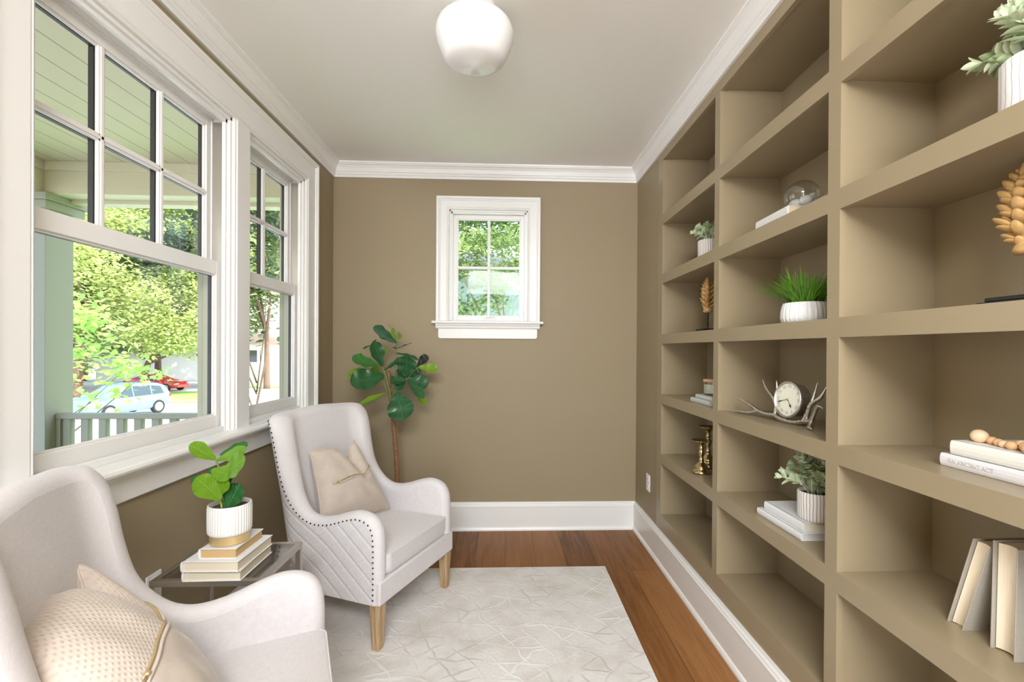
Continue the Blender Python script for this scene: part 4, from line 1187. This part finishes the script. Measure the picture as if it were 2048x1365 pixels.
# ------------------------------------------------------------------ beads
bd = empty('wooden_bead_garland', (1.11, 0.95, 1.120)); tag(bd, 'string of natural wooden beads lying on white books', 'bead garland')
spec = [(-0.005, 0.112, 0.0165, 1), (0.000, 0.088, 0.010, 0), (-0.006, 0.068, 0.0095, 0), (0.002, 0.050, 0.0085, 1), (-0.012, 0.052, 0.009, 1), (0.006, 0.030, 0.0115, 1), (-0.018, 0.030, 0.0105, 0),
        (-0.010, 0.008, 0.0115, 0), (0.012, 0.010, 0.0100, 0), (-0.028, -0.012, 0.0115, 0), (0.010, -0.016, 0.0175, 1), (-0.030, -0.042, 0.0165, 0), (0.004, -0.052, 0.014, 1), (-0.026, -0.078, 0.014, 0), (0.0, -0.085, 0.012, 0)]
for x, y, r, k in spec:
    MB().ellipsoid((x, y, r*0.92), (r, r*1.06, r*0.92), 18, 12).build('bead', M_beads2 if k else M_beads, bd, True)
MB().tube(spline([(x, y, r) for x, y, r, k in spec[:9]], 4), 0.0012, 5).build('string', M_ink, bd)

# ------------------------------------------------------------------ glass cloche with white stones
gc = empty('glass_globe', (1.105, 1.735, 1.860)); tag(gc, 'clear glass globe holding white pieces, sitting on white books', 'glass globe')
MB().ellipsoid((0, 0, 0.052), (0.061, 0.061, 0.056), 40, 24).build('globe', M_jarglass, gc, True)
for x, y, z, r in ((-0.010, 0.022, 0.026, 0.024), (0.005, -0.018, 0.028, 0.025), (-0.025, -0.004, 0.020, 0.017), (0.022, 0.006, 0.024, 0.020)):
    MB().ellipsoid((x, y, z), (r, r*1.1, r*0.8), 12, 8).build('white_stone', M_ceramic_rough, gc, True)

# ------------------------------------------------------------------ carved acanthus finials
def lobe(mb, base, d, length, width, curl, up):
    d = Vector(d).normalized(); up = Vector(up).normalized(); sd = d.cross(up).normalized()
    n = 8; pts = []; rad = []
    for i in range(n+1):
        v = i/n
        pts.append(Vector(base) + d*length*v + up*curl*sin(v*pi*0.62)*length)
        rad.append(max(0.0012, width*(sin(pi*min(1, v*0.86+0.12))**0.6)))
    k = len(mb.v); mb.tube(pts, rad, 8, 0.42)
def finial(loc, label, s=1.0, rz=0.0):
    r = empty('carved_leaf_finial', loc, rz); tag(r, label, 'ornament')
    MB().box(-0.058*s, 0.058*s, -0.058*s, 0.058*s, 0, 0.010*s).box(-0.048*s, 0.048*s, -0.048*s, 0.048*s, 0.010*s, 0.020*s).build('base', M_black, r, bevel=0.003)
    pr_ = [(0.007, 0.02), (0.005, 0.024)]
    for i in range(6):
        z = 0.026+i*0.0145; pr_ += [(0.0035, z), (0.0068, z+0.005), (0.0068, z+0.009), (0.0035, z+0.0135)]
    MB().lathe([(a*s, b*s) for a, b in pr_ + [(0.003, 0.118)]], n=14).build('spindle', M_black, r, True)
    mb = MB()
    mb.lathe([(0.0, 0.108*s), (0.022*s, 0.110*s), (0.026*s, 0.120*s), (0.018*s, 0.138*s), (0.010*s, 0.17*s), (0.008*s, 0.26*s), (0.003*s, 0.29*s)], n=16)
    for i, (z, ln, w) in enumerate([(0.130, 0.044, 0.011), (0.152, 0.062, 0.013), (0.180, 0.056, 0.014), (0.205, 0.058, 0.015), (0.230, 0.050, 0.014), (0.252, 0.038, 0.012), (0.268, 0.026, 0.010)]):
        for sg in (1, -1):
            for q, (dz, lk) in enumerate(((-0.20, 0.78), (0.06, 1.0), (0.34, 0.86))):
                lobe(mb, (0, sg*0.004*s, z*s), (-0.22+0.10*q, sg*1.0, 0.42+0.12*i+dz), ln*lk*s, w*s*(1.0 if q == 1 else 0.85), 0.34, (-0.75, 0, 0.65))
            lobe(mb, (0.0, sg*0.004*s, z*s), (0.45, sg*0.9, 0.5+0.1*i), ln*0.9*s, w*s, 0.3, (0.8, 0, 0.5))
        lobe(mb, (-0.006*s, 0, (z-0.008)*s), (-0.55, 0.0, 1.0), ln*0.6*s, w*0.9*s, 0.3, (-1, 0, 0.4))
    lobe(mb, (0, 0, 0.262*s), (0, 0, 1), 0.045*s, 0.014*s, 0.1, (-1, 0, 0))
    mb.build('carved_leaf', M_carved, r, True)
    return r
finial((1.10, 2.545, 1.430), 'gilded carved leaf on a black stand in the far bay', 0.98)
finial((1.105, 0.962, 1.430), 'gilded carved leaf on a black stand at the right edge of the picture', 1.0)

# ------------------------------------------------------------------ brass candlesticks
def candlestick(loc, label, s):
    pr_ = [(0.0, 0.0), (0.046, 0.0), (0.050, 0.004), (0.050, 0.010), (0.047, 0.018), (0.040, 0.028), (0.035, 0.034), (0.037, 0.040), (0.036, 0.046), (0.026, 0.058), (0.016, 0.072), (0.012, 0.080), (0.0145, 0.088),
           (0.0145, 0.094), (0.010, 0.100), (0.0105, 0.112), (0.0155, 0.128), (0.0165, 0.142), (0.012, 0.156), (0.0095, 0.162), (0.015, 0.167), (0.015, 0.172), (0.010, 0.178), (0.011, 0.190), (0.018, 0.203), (0.030, 0.212),
           (0.048, 0.217), (0.053, 0.220), (0.053, 0.223), (0.047, 0.222), (0.024, 0.218), (0.0, 0.2175)]
    r = MB().lathe([(a*(0.9+0.1*s), b*s) for a, b in pr_], n=40).build('candlestick', M_brass, None, True)
    r.location = loc; return tag(r, label, 'candlestick', 'brass candlesticks in the far bay')
candlestick((1.041, 2.475, 0.682), 'shorter brass candlestick with wide dish, in front of the taller one', 0.78)
candlestick((1.128, 2.590, 0.682), 'taller brass candlestick behind the shorter one', 1.02)

# ------------------------------------------------------------------ antler clock
ck = empty('antler_clock', (1.085, 1.752, 1.055), radians(-81.4)); tag(ck, 'silver antler mantel clock with round cream dial', 'clock')
cc = Vector((0.0, -0.008, 0.092)); RR = 0.068
MY = Matrix.Rotation(radians(90), 4, 'X').to_3x3()       # lathe axis z -> -y (towards the viewer)
TL_ = Matrix.Rotation(radians(-7), 3, 'X')
MY = TL_ @ MY
MB().lathe([(0.0, -0.042), (RR*0.80, -0.042), (RR*0.90, -0.034), (RR*0.93, 0.004), (RR*0.97, 0.008)], c=cc, n=56, mat=MY).build('case', M_silver, ck, True, angle=40)
MB().lathe([(RR*0.94, 0.002), (RR*1.0, 0.006), (RR*1.03, 0.011), (RR*1.02, 0.016), (RR*0.97, 0.019), (RR*0.93, 0.017), (RR*0.915, 0.010)], c=cc, n=64, mat=MY).build('bezel', M_silver, ck, True)
fc = MB().lathe([(0.0, 0.0105), (RR*0.93, 0.010), (RR*0.93, 0.008), (0, 0.008)], c=cc, n=56, mat=MY).build('dial', M_clockface, ck, False)
def on_dial(x, z, a, lift=0.0108):     # place text-space XY on the dial plane
    q = MY @ Vector((x, z, lift)) + cc
    return Matrix.Translation(q) @ MY.to_4x4() @ Matrix.Rotation(a, 4, 'Z')
FLIP = 1
for hnum, s_ in enumerate(['XII', 'I', 'II', 'III', 'IIII', 'V', 'VI', 'VII', 'VIII', 'IX', 'X', 'XI']):
    a = -hnum*pi/6
    rr_ = RR*0.73
    text_mesh(fc, s_, 0.0165, M_faintink, on_dial(-rr_*sin(a)*1.0, rr_*cos(a), a), 0.0001, 'numeral')
def hand(a, ln, w):
    m4 = on_dial(0, 0, a, 0.013)
    pts = [(-0.0008, -0.004), (0.0008, -0.004), (0.0008, ln*0.55), (w, ln*0.72), (0.0007, ln*0.95), (0.0003, ln), (-0.0003, ln), (-0.0007, ln*0.95), (-w, ln*0.72), (-0.0008, ln*0.55)]
    vs = [m4 @ Vector((x, y, z)) for z in (0, 0.0006) for x, y in pts]; n = len(pts)
    MB().add(vs, [tuple(range(n)), tuple(range(2*n-1, n-1, -1))] + [(i, (i+1) % n, n+(i+1) % n, n+i) for i in range(n)]).build('hand', M_ink, ck)
hand(radians(-143), RR*0.56, 0.0042); hand(radians(-257+2), RR*0.80, 0.0028)
MB().ellipsoid(on_dial(0, 0, 0, 0.0135) @ Vector((0, 0, 0)), (0.0045, 0.002, 0.0045), 12, 8).build('centre_cap', M_zip, ck, True)
def ant(pts, rad):
    P = spline([(x, y, z) for x, y, z in pts], 6); k = len(P)
    n0 = len(pts)-1
    R_ = [interp([i/n0 for i in range(n0+1)], rad, i/(k-1))*(1+0.06*sin(i*2.1)) for i in range(k)]
    am.tube(P, R_, 10, 0.85)
am = MB()
ant([(-0.325, -0.028, 0.006), (-0.30, -0.02, 0.0095), (-0.235, -0.012, 0.012), (-0.18, -0.006, 0.026)], [0.0025, 0.006, 0.0075, 0.0085])
ant([(-0.335, 0.0, 0.058), (-0.30, 0.0, 0.060), (-0.24, -0.002, 0.045), (-0.18, -0.006, 0.026), (-0.13, -0.008, 0.020), (-0.085, -0.006, 0.022)], [0.002, 0.0045, 0.007, 0.0095, 0.0095, 0.010])
ant([(-0.085, -0.006, 0.022), (-0.055, -0.006, 0.013), (-0.02, -0.006, 0.009), (0.02, -0.004, 0.010), (0.055, 0.0, 0.018), (0.085, 0.0, 0.022), (0.100, -0.004, 0.022)], [0.010, 0.012, 0.013, 0.012, 0.013, 0.011, 0.009])
ant([(-0.085, -0.006, 0.022), (-0.083, -0.004, 0.060), (-0.105, 0.0, 0.090), (-0.150, 0.004, 0.125), (-0.172, 0.004, 0.160)], [0.009, 0.007, 0.0075, 0.006, 0.0015])
ant([(-0.095, -0.002, 0.080), (-0.094, 0.010, 0.110), (-0.100, 0.012, 0.160)], [0.007, 0.0055, 0.0015])
ant([(0.060, 0.0, 0.020), (0.074, 0.0, 0.052), (0.090, 0.0, 0.085), (0.125, 0.006, 0.112), (0.152, 0.010, 0.158)], [0.012, 0.0085, 0.008, 0.0065, 0.0015])
ant([(0.086, 0.0, 0.080), (0.092, 0.012, 0.120), (0.104, 0.014, 0.165)], [0.0075, 0.005, 0.0015])
ant([(0.095, -0.004, 0.022), (0.112, -0.008, 0.050), (0.132, -0.010, 0.082), (0.158, -0.012, 0.078)], [0.009, 0.007, 0.0065, 0.002])
ant([(0.098, -0.004, 0.022), (0.112, -0.022, 0.014), (0.128, -0.040, 0.008), (0.150, -0.050, 0.006)], [0.009, 0.0085, 0.0075, 0.003])
ant([(0.0, 0.0, 0.010), (0.0, 0.035, 0.010), (0.0, 0.050, 0.006)], [0.010, 0.008, 0.005])
am.build('antlers', M_silver, ck, True)

# ------------------------------------------------------------------ outside: porch
struct(MB().box(-3.70, -L-T, -3.0, 3.70, -0.25, -0.12).build('porch_floor', M_ext))
struct(MB().box(-3.62, -L-T, -3.0, 3.50, 2.63, 2.70).build('porch_ceiling', M_pceil))
struct(MB().box(-3.95, 1.8, REAR-0.5, D+0.55, 2.95, 3.05).build('porch_roof', M_roof))
bmz = MB()
bmz.box(-3.48, -3.24, -3.0, 3.47, 2.405, 2.95); bmz.box(-3.48, -L-T, 3.47, 3.68, 2.405, 2.95)
bmz.box(-3.50, -L-T, 3.61, 3.71, 2.380, 2.44)
bmz.box(-3.40, -L-T, 3.452, 3.47, 2.565, 2.63); bmz.box(-3.24, -3.222, -3.0, 3.452, 2.565, 2.63)
struct(bmz.build('porch_beam', M_soffit, bevel=0.003))
cl = empty('porch_column', (-3.350, 3.590, -0.12)); tag(cl, 'square pale green porch column at the corner outside the big window', 'column')
MB().box(-0.110, 0.110, -0.110, 0.110, 0.0, 2.42).build('shaft', M_ext, cl, bevel=0.003)
MB().box(-0.170, 0.170, -0.170, 0.170, 2.475, 2.525).box(-0.155, 0.155, -0.155, 0.155, 2.42, 2.475).build('capital', M_ext, cl, bevel=0.004)
MB().box(-0.14, 0.14, -0.14, 0.14, 0.0, 0.16).build('plinth', M_ext, cl, bevel=0.004)
rl = empty('porch_railing', (-2.35, 3.590, -0.12)); tag(rl, 'pale green porch railing with square balusters outside the big window', 'railing')
MB().box(-0.890, 0.905, -0.035, 0.035, 0.926, 0.966).build('top_rail', M_ext, rl, bevel=0.006)
MB().box(-0.890, 0.905, -0.022, 0.022, 0.09, 0.14).build('bottom_rail', M_ext, rl, bevel=0.003)
MB().box(-0.890, -0.860, -0.03, 0.03, 0.0, 0.926).build('newel', M_ext, rl, bevel=0.003)
for k in range(14):
    x = -0.823+k*0.1245
    MB().box(x-0.026, x+0.026, -0.020, 0.020, 0.14, 0.926).build('baluster', M_ext, rl, bevel=0.002)

# ------------------------------------------------------------------ ground, street, lawn
def gz(y): return -0.90-0.045*min(max(y, 0), 25)-0.025*max(0, y-25)
gm = MB(); gm.add([(-140, -30, -0.9), (90, -30, -0.9), (90, 0, -0.9), (-140, 0, -0.9), (90, 25, gz(25)), (-140, 25, gz(25)), (90, 130, gz(130)), (-140, 130, gz(130))], [(0, 1, 2, 3), (3, 2, 4, 5), (5, 4, 6, 7)])
struct(gm.build('ground', M_asphalt))
def lawn(pts, label, dz=0.03):
    m = MB(); n = len(pts); m.add([(x, y, gz(y)+dz) for x, y in pts] + [(x, y, gz(y)-0.1) for x, y in pts], [tuple(range(n)), tuple(range(2*n-1, n-1, -1))] + [(i, (i+1) % n, n+(i+1) % n, n+i) for i in range(n)])
    o = m.build('lawn', M_grass_out); tag(o, label, 'grass', kind='stuff')
lawn([(-26.5, 33.5), (-18.0, 32.5), (-25.5, 41.3), (-33, 41.0)], 'strip of sunlit lawn in front of the red car')
lawn([(-23.0, 30.2), (-19.0, 30.6), (-19.5, 32.0), (-23.5, 31.8)], 'short strip of lawn beside the pale blue car')
lawn([(-27.0, 47.0), (-20.5, 46.5), (-20.5, 50.0), (-28.0, 50.5)], 'shaded strip of lawn seen through the narrow window')
lawn([(-4.5, 4.6), (9, 4.6), (9, 14), (-4.5, 14)], 'side yard lawn below the small window')

# ------------------------------------------------------------------ cars
def car(name, label, loc, rz, paint, prof, length, width, wheelr, wx, glassprof, sedan):
    r = empty(name, loc, rz); tag(r, label, 'car')
    # prof: list of (x, z_top) along the body; sill height 0.22
    xs = [p[0] for p in prof]
    mb = MB(); n = 28; sec = 9; rows = []
    belt = 0.92
    for i in range(n+1):
        x = xs[0] + (xs[-1]-xs[0])*i/n
        zt = interp(xs, [p[1] for p in prof], x)
        e = abs(2*i/n-1)
        hw = width/2*(1-0.16*e**4)
        zb = 0.24 + 0.10*e**6
        pts = []
        zbelt = min(belt, zt-0.02)
        gh = max(0.0, (zt-zbelt)/0.6)
        hr = hw*(1-0.24*min(1, gh))
        for (yy, zz) in ((0, zb), (hw*0.85, zb), (hw*0.99, zb+0.10), (hw, (zb+zbelt)/2), (hw*0.965, zbelt), (hr*1.02, zbelt+(zt-zbelt)*0.75), (hr*0.92, zt-0.01), (hr*0.6, zt+0.012), (0, zt+0.02)):
            pts.append((yy, zz))
        rows.append([(x, y, z) for y, z in pts] + [(x, -y, z) for y, z in pts[-2:0:-1]])
    m = len(rows[0])
    for rw in rows: mb.v += rw
    for i in range(n):
        for j in range(m): mb.f.append((i*m+j, i*m+(j+1) % m, (i+1)*m+(j+1) % m, (i+1)*m+j))
    mb.f.append(tuple(range(m))); mb.f.append(tuple(range(n*m, n*m+m)))
    mb.build('body', paint, r, True, angle=50)
    for sg in (1, -1):
        for gp in glassprof:
            vs = []
            for (x, z) in gp:
                zt = interp(xs, [p[1] for p in prof], x); hw = width/2*(1-0.16*abs(2*(x-xs[0])/(xs[-1]-xs[0])-1)**4)
                zbelt = min(belt, zt-0.02); gh = max(0, (zt-zbelt)/0.6); hr = hw*(1-0.24*min(1, gh))
                t = (z-zbelt)/max(0.05, (zt-zbelt)*0.75); y = hw*0.965*(1-t)+hr*1.02*t
                vs.append((x, sg*(y+0.012), z))
            k = len(vs); vs2 = [(a, b-sg*0.02, c) for a, b, c in vs]
            MB().add(vs+vs2, [tuple(range(k)), tuple(range(2*k-1, k-1, -1))] + [(i, (i+1) % k, k+(i+1) % k, k+i) for i in range(k)]).build('side_window', M_carglass, r)
        for x in wx:
            M90 = Matrix.Rotation(radians(-90*sg), 3, 'X')
            wh = MB().lathe([(wheelr*0.7, -0.10), (wheelr, -0.09), (wheelr, 0.09), (wheelr*0.68, 0.10), (wheelr*0.66, 0.07)], c=(x, sg*(width/2-0.09), wheelr), n=28, mat=M90).build('wheel', M_tyre, r, True, angle=40)
            hb = MB().lathe([(0.0, 0.085), (wheelr*0.12, 0.09), (wheelr*0.14, 0.07), (wheelr*0.66, 0.072), (wheelr*0.68, 0.102), (wheelr*0.60, 0.10), (wheelr*0.60, 0.06)], c=(x, sg*(width/2-0.09), wheelr), n=28, mat=M90)
            hb.build('rim', M_rim, wh, True, angle=40)
            sp = MB()
            for q in range(5):
                Mq = Matrix.Translation((x, sg*(width/2-0.09), wheelr)) @ M90.to_4x4() @ Matrix.Rotation(q*2*pi/5, 4, 'Z') @ Matrix.Translation((wheelr*0.38, 0, 0.085))
                sp.boxm(Mq, wheelr*0.24, wheelr*0.05, 0.012)
            sp.build('spokes', M_tyre if sedan else M_rim, wh)
    for sg in (1, -1):
        MB().ellipsoid((xs[-1]-0.10, sg*width*0.36, 0.66), (0.14, 0.16, 0.07), 12, 8).build('headlight', M_rim, r, True)
        MB().ellipsoid((xs[0]+0.06, sg*width*0.37, 0.85), (0.08, 0.12, 0.13), 12, 8).build('tail_light', simple('tail_light_red', (0.5, 0.01, 0.01), 0.2), r, True)
    return r
hatch = [(-2.0, 0.75), (-1.95, 1.0), (-1.72, 1.36), (-1.3, 1.50), (-0.3, 1.55), (0.35, 1.46), (1.05, 1.02), (1.7, 0.86), (2.0, 0.62)]
sedan = [(-2.3, 0.70), (-2.22, 1.0), (-1.6, 1.12), (-0.7, 1.42), (0.1, 1.43), (0.9, 1.10), (1.35, 0.90), (2.0, 0.78), (2.32, 0.55)]
gh = [[(-1.55, 0.97), (-1.45, 1.33), (-0.95, 1.40), (-0.9, 0.95)], [(-0.84, 0.95), (-0.88, 1.41), (0.0, 1.42), (0.02, 0.93)], [(0.08, 0.93), (0.06, 1.41), (0.30, 1.36), (0.88, 0.98), (0.9, 0.93)]]
gs = [[(-1.25, 0.98), (-0.72, 1.26), (-0.35, 1.32), (-0.33, 0.93)], [(-0.28, 0.93), (-0.30, 1.32), (0.1, 1.31), (0.75, 1.0), (0.8, 0.92)]]
y0 = 23.6
car('blue_hatchback_car', 'pale blue hatchback parked on the street beyond the porch railing', (-18.45, y0, gz(y0)), radians(-102), M_bluepaint, hatch, 3.9, 1.66, 0.325, (-1.2, 1.2), gh, False)
y0 = 42.7
car('red_sedan_car', 'red sedan parked behind the lawn across the street', (-30.35, y0, gz(y0)), radians(-2), M_redpaint, sedan, 4.6, 1.85, 0.34, (-1.42, 1.42), gs, True)

# ------------------------------------------------------------------ houses far away
def house(name, label, loc, rz, w, d, h, roofh, wallm, roofm, wins=(), porch=None, over=0.5):
    r = empty(name, loc, rz); tag(r, label, 'house')
    MB().box(-w/2, w/2, -d/2, d/2, 0, h).build('wall', wallm, r)
    MB().taper([(-w*0.18, -0.02, h+roofh), (w*0.18, -0.02, h+roofh), (w*0.18, 0.02, h+roofh), (-w*0.18, 0.02, h+roofh)],
               [(-w/2-over, -d/2-over, h), (w/2+over, -d/2-over, h), (w/2+over, d/2+over, h), (-w/2-over, d/2+over, h)]).build('roof', roofm, r)
    for (x, z, ww, hh) in wins:
        f = MB().box(x-ww/2-0.08, x+ww/2+0.08, -d/2-0.05, -d/2+0.02, z-0.08, z+hh+0.08).build('window', M_siding, r)
        MB().box(x-ww/2, x+ww/2, -d/2-0.07, -d/2, z, z+hh).build('pane', M_carglass, f)
    return r
house('white_house', 'white house partly hidden behind the trees and the red car', (-47, 68, gz(68)), radians(35), 14, 9, 3.6, 2.4, M_siding, simple('grey_shingles', (0.35, 0.35, 0.37), 0.9), [])
hs = house('garden_pavilion', 'small house with peach roof seen through the narrow window', (-25.6, 53, gz(53)), radians(24), 7, 6, 4.4, 1.7, M_siding, M_roof, [(-1.5, 2.6, 1.3, 1.2), (1.8, 2.6, 1.2, 1.2)], over=0.9)
for x in (-3.6, -1.0, 1.8):
    MB().box(x-0.12, x+0.12, -3.8, -3.56, 0, 4.4).build('porch_post', M_siding, hs)
house('brick_house', 'red brick house glimpsed at the left edge of the big window', (-43.6, 44, gz(44)), radians(20), 7, 7, 5.5, 2, M_brick, simple('dark_shingles', (0.12, 0.1, 0.1), 0.9), [(1, 1.5, 1, 1.5)])
house('neighbour_house', 'neighbouring white sided house outside the small window', (1.3, 13.2, gz(13)), 0, 6.2, 5, 4.7, 1.0, simple('pale_lap_siding', (0.28, 0.36, 0.34), 0.6), simple('pale_grey_roof', (0.30, 0.31, 0.33), 0.8), [(-2.0, 1.6, 0.9, 1.2)], over=0.3)

# ------------------------------------------------------------------ trees
def tree(name, label, loc, H, trunk_h, blobs, nleaf, lsize, mat, seed, group=None, tr=0.22, lean=(0, 0), branches=5):
    rr = random.Random(seed)
    r = empty(name, loc); tag(r, label, 'tree', group)
    tk = MB()
    topc = Vector((lean[0], lean[1], trunk_h))
    tk.tube(spline([(0, 0, -0.1), (lean[0]*0.3, lean[1]*0.3, trunk_h*0.5), topc], 5), [tr*(1-0.05*i) for i in range(11)], 9)
    for k in range(branches):
        b = blobs[k % len(blobs)]
        e = Vector(b[:3]) + Vector((rr.uniform(-.3, .3)*b[3], rr.uniform(-.3, .3)*b[3], 0))
        s0 = Vector((lean[0]*0.6, lean[1]*0.6, trunk_h*rr.uniform(.6, .95)))
        mid = (s0+e)/2 + Vector((rr.uniform(-.5, .5), rr.uniform(-.5, .5), rr.uniform(-.5, .2)))*b[3]
        P = spline([s0, mid, e], 5); tk.tube(P, [tr*0.5*(1-0.085*i) for i in range(len(P))], 6)
    tk.build('trunk', M_bark, r, True)
    vs, fs = [], []; tot = sum(b[3]**2 for b in blobs)
    for b in blobs:
        c = Vector(b[:3]); rad = b[3]; zs = b[4] if len(b) > 4 else 0.8
        m = int(nleaf*rad**2/tot)
        ncl = max(6, m//22)
        cl_ = []
        for q in range(ncl):
            u = Vector((rr.gauss(0, 1), rr.gauss(0, 1), rr.gauss(0, 1))).normalized()*rad*(rr.random()**0.4)
            cl_.append(c+Vector((u.x, u.y, u.z*zs)))
        for q in range(m):
            cc_ = cl_[q % ncl]
            p = cc_ + Vector((rr.gauss(0, 1), rr.gauss(0, 1), rr.gauss(0, .5)))*lsize*1.7
            n_ = Vector((rr.gauss(0, .55), rr.gauss(0, .55), 1)).normalized()
            t = n_.orthogonal().normalized(); t = Matrix.Rotation(rr.uniform(0, 6.28), 3, n_) @ t; sd = n_.cross(t)
            L_ = lsize*rr.uniform(.7, 1.2); wd = L_*0.36
            o = len(vs); dn = Vector((0, 0, -L_*0.15))
            vs += [tuple(p), tuple(p+t*L_*0.35+sd*wd+dn*.3), tuple(p+t*L_*0.8+sd*wd*.55+dn*.8), tuple(p+t*L_*1.05+dn*1.5), tuple(p+t*L_*0.8-sd*wd*.55+dn*.8), tuple(p+t*L_*0.35-sd*wd+dn*.3)]
            fs += [(o, o+1, o+2, o+3), (o, o+3, o+4, o+5)]
    mb = MB(); mb.v = vs; mb.f = fs
    mb.build('crown', mat, r, fix=False)
    return r
def bl(seed, n, sx, sy, z0, z1, r0, r1):
    rr = random.Random(seed)
    return [(rr.uniform(-sx, sx), rr.uniform(-sy, sy), rr.uniform(z0, z1), rr.uniform(r0, r1)) for _ in range(n)]
GT = 'tall trees across the street'
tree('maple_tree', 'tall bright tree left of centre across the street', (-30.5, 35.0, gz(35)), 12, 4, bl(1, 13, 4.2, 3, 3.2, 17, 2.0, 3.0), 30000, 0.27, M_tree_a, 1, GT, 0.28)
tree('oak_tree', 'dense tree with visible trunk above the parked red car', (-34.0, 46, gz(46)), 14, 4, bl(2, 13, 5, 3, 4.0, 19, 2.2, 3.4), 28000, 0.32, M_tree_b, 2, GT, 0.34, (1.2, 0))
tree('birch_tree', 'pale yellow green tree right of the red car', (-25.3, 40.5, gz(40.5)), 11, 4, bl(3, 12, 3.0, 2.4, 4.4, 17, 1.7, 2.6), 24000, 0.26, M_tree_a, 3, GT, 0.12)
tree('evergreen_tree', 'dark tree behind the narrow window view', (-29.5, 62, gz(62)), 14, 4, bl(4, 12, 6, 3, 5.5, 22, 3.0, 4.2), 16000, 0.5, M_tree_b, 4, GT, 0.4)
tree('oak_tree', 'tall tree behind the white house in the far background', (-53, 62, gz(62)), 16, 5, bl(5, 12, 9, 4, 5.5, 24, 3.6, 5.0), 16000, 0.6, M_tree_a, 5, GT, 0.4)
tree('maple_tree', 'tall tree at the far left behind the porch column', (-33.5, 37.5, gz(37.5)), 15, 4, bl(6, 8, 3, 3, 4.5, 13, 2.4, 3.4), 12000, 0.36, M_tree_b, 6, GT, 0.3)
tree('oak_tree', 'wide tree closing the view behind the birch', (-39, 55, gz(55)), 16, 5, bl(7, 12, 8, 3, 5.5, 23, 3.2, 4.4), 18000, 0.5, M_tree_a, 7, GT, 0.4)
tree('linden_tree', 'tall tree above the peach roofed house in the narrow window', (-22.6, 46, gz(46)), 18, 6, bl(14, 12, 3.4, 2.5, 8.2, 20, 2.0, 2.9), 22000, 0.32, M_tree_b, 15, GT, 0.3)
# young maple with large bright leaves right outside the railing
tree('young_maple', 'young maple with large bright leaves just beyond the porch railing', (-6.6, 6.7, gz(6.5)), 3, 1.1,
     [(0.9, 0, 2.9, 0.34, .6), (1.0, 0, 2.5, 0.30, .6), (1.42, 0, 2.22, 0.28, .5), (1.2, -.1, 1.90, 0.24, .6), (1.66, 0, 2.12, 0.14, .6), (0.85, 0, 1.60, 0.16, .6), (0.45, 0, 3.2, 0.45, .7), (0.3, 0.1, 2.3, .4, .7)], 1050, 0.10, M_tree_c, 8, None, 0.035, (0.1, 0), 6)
# magnolia close to the porch end, backlit shade painted into its leaf colour
tree('magnolia_tree', 'backlit tree with shade painted into its leaves, close to the house beyond both front windows', (-3.35, 6.2, gz(6)), 5, 2.4,
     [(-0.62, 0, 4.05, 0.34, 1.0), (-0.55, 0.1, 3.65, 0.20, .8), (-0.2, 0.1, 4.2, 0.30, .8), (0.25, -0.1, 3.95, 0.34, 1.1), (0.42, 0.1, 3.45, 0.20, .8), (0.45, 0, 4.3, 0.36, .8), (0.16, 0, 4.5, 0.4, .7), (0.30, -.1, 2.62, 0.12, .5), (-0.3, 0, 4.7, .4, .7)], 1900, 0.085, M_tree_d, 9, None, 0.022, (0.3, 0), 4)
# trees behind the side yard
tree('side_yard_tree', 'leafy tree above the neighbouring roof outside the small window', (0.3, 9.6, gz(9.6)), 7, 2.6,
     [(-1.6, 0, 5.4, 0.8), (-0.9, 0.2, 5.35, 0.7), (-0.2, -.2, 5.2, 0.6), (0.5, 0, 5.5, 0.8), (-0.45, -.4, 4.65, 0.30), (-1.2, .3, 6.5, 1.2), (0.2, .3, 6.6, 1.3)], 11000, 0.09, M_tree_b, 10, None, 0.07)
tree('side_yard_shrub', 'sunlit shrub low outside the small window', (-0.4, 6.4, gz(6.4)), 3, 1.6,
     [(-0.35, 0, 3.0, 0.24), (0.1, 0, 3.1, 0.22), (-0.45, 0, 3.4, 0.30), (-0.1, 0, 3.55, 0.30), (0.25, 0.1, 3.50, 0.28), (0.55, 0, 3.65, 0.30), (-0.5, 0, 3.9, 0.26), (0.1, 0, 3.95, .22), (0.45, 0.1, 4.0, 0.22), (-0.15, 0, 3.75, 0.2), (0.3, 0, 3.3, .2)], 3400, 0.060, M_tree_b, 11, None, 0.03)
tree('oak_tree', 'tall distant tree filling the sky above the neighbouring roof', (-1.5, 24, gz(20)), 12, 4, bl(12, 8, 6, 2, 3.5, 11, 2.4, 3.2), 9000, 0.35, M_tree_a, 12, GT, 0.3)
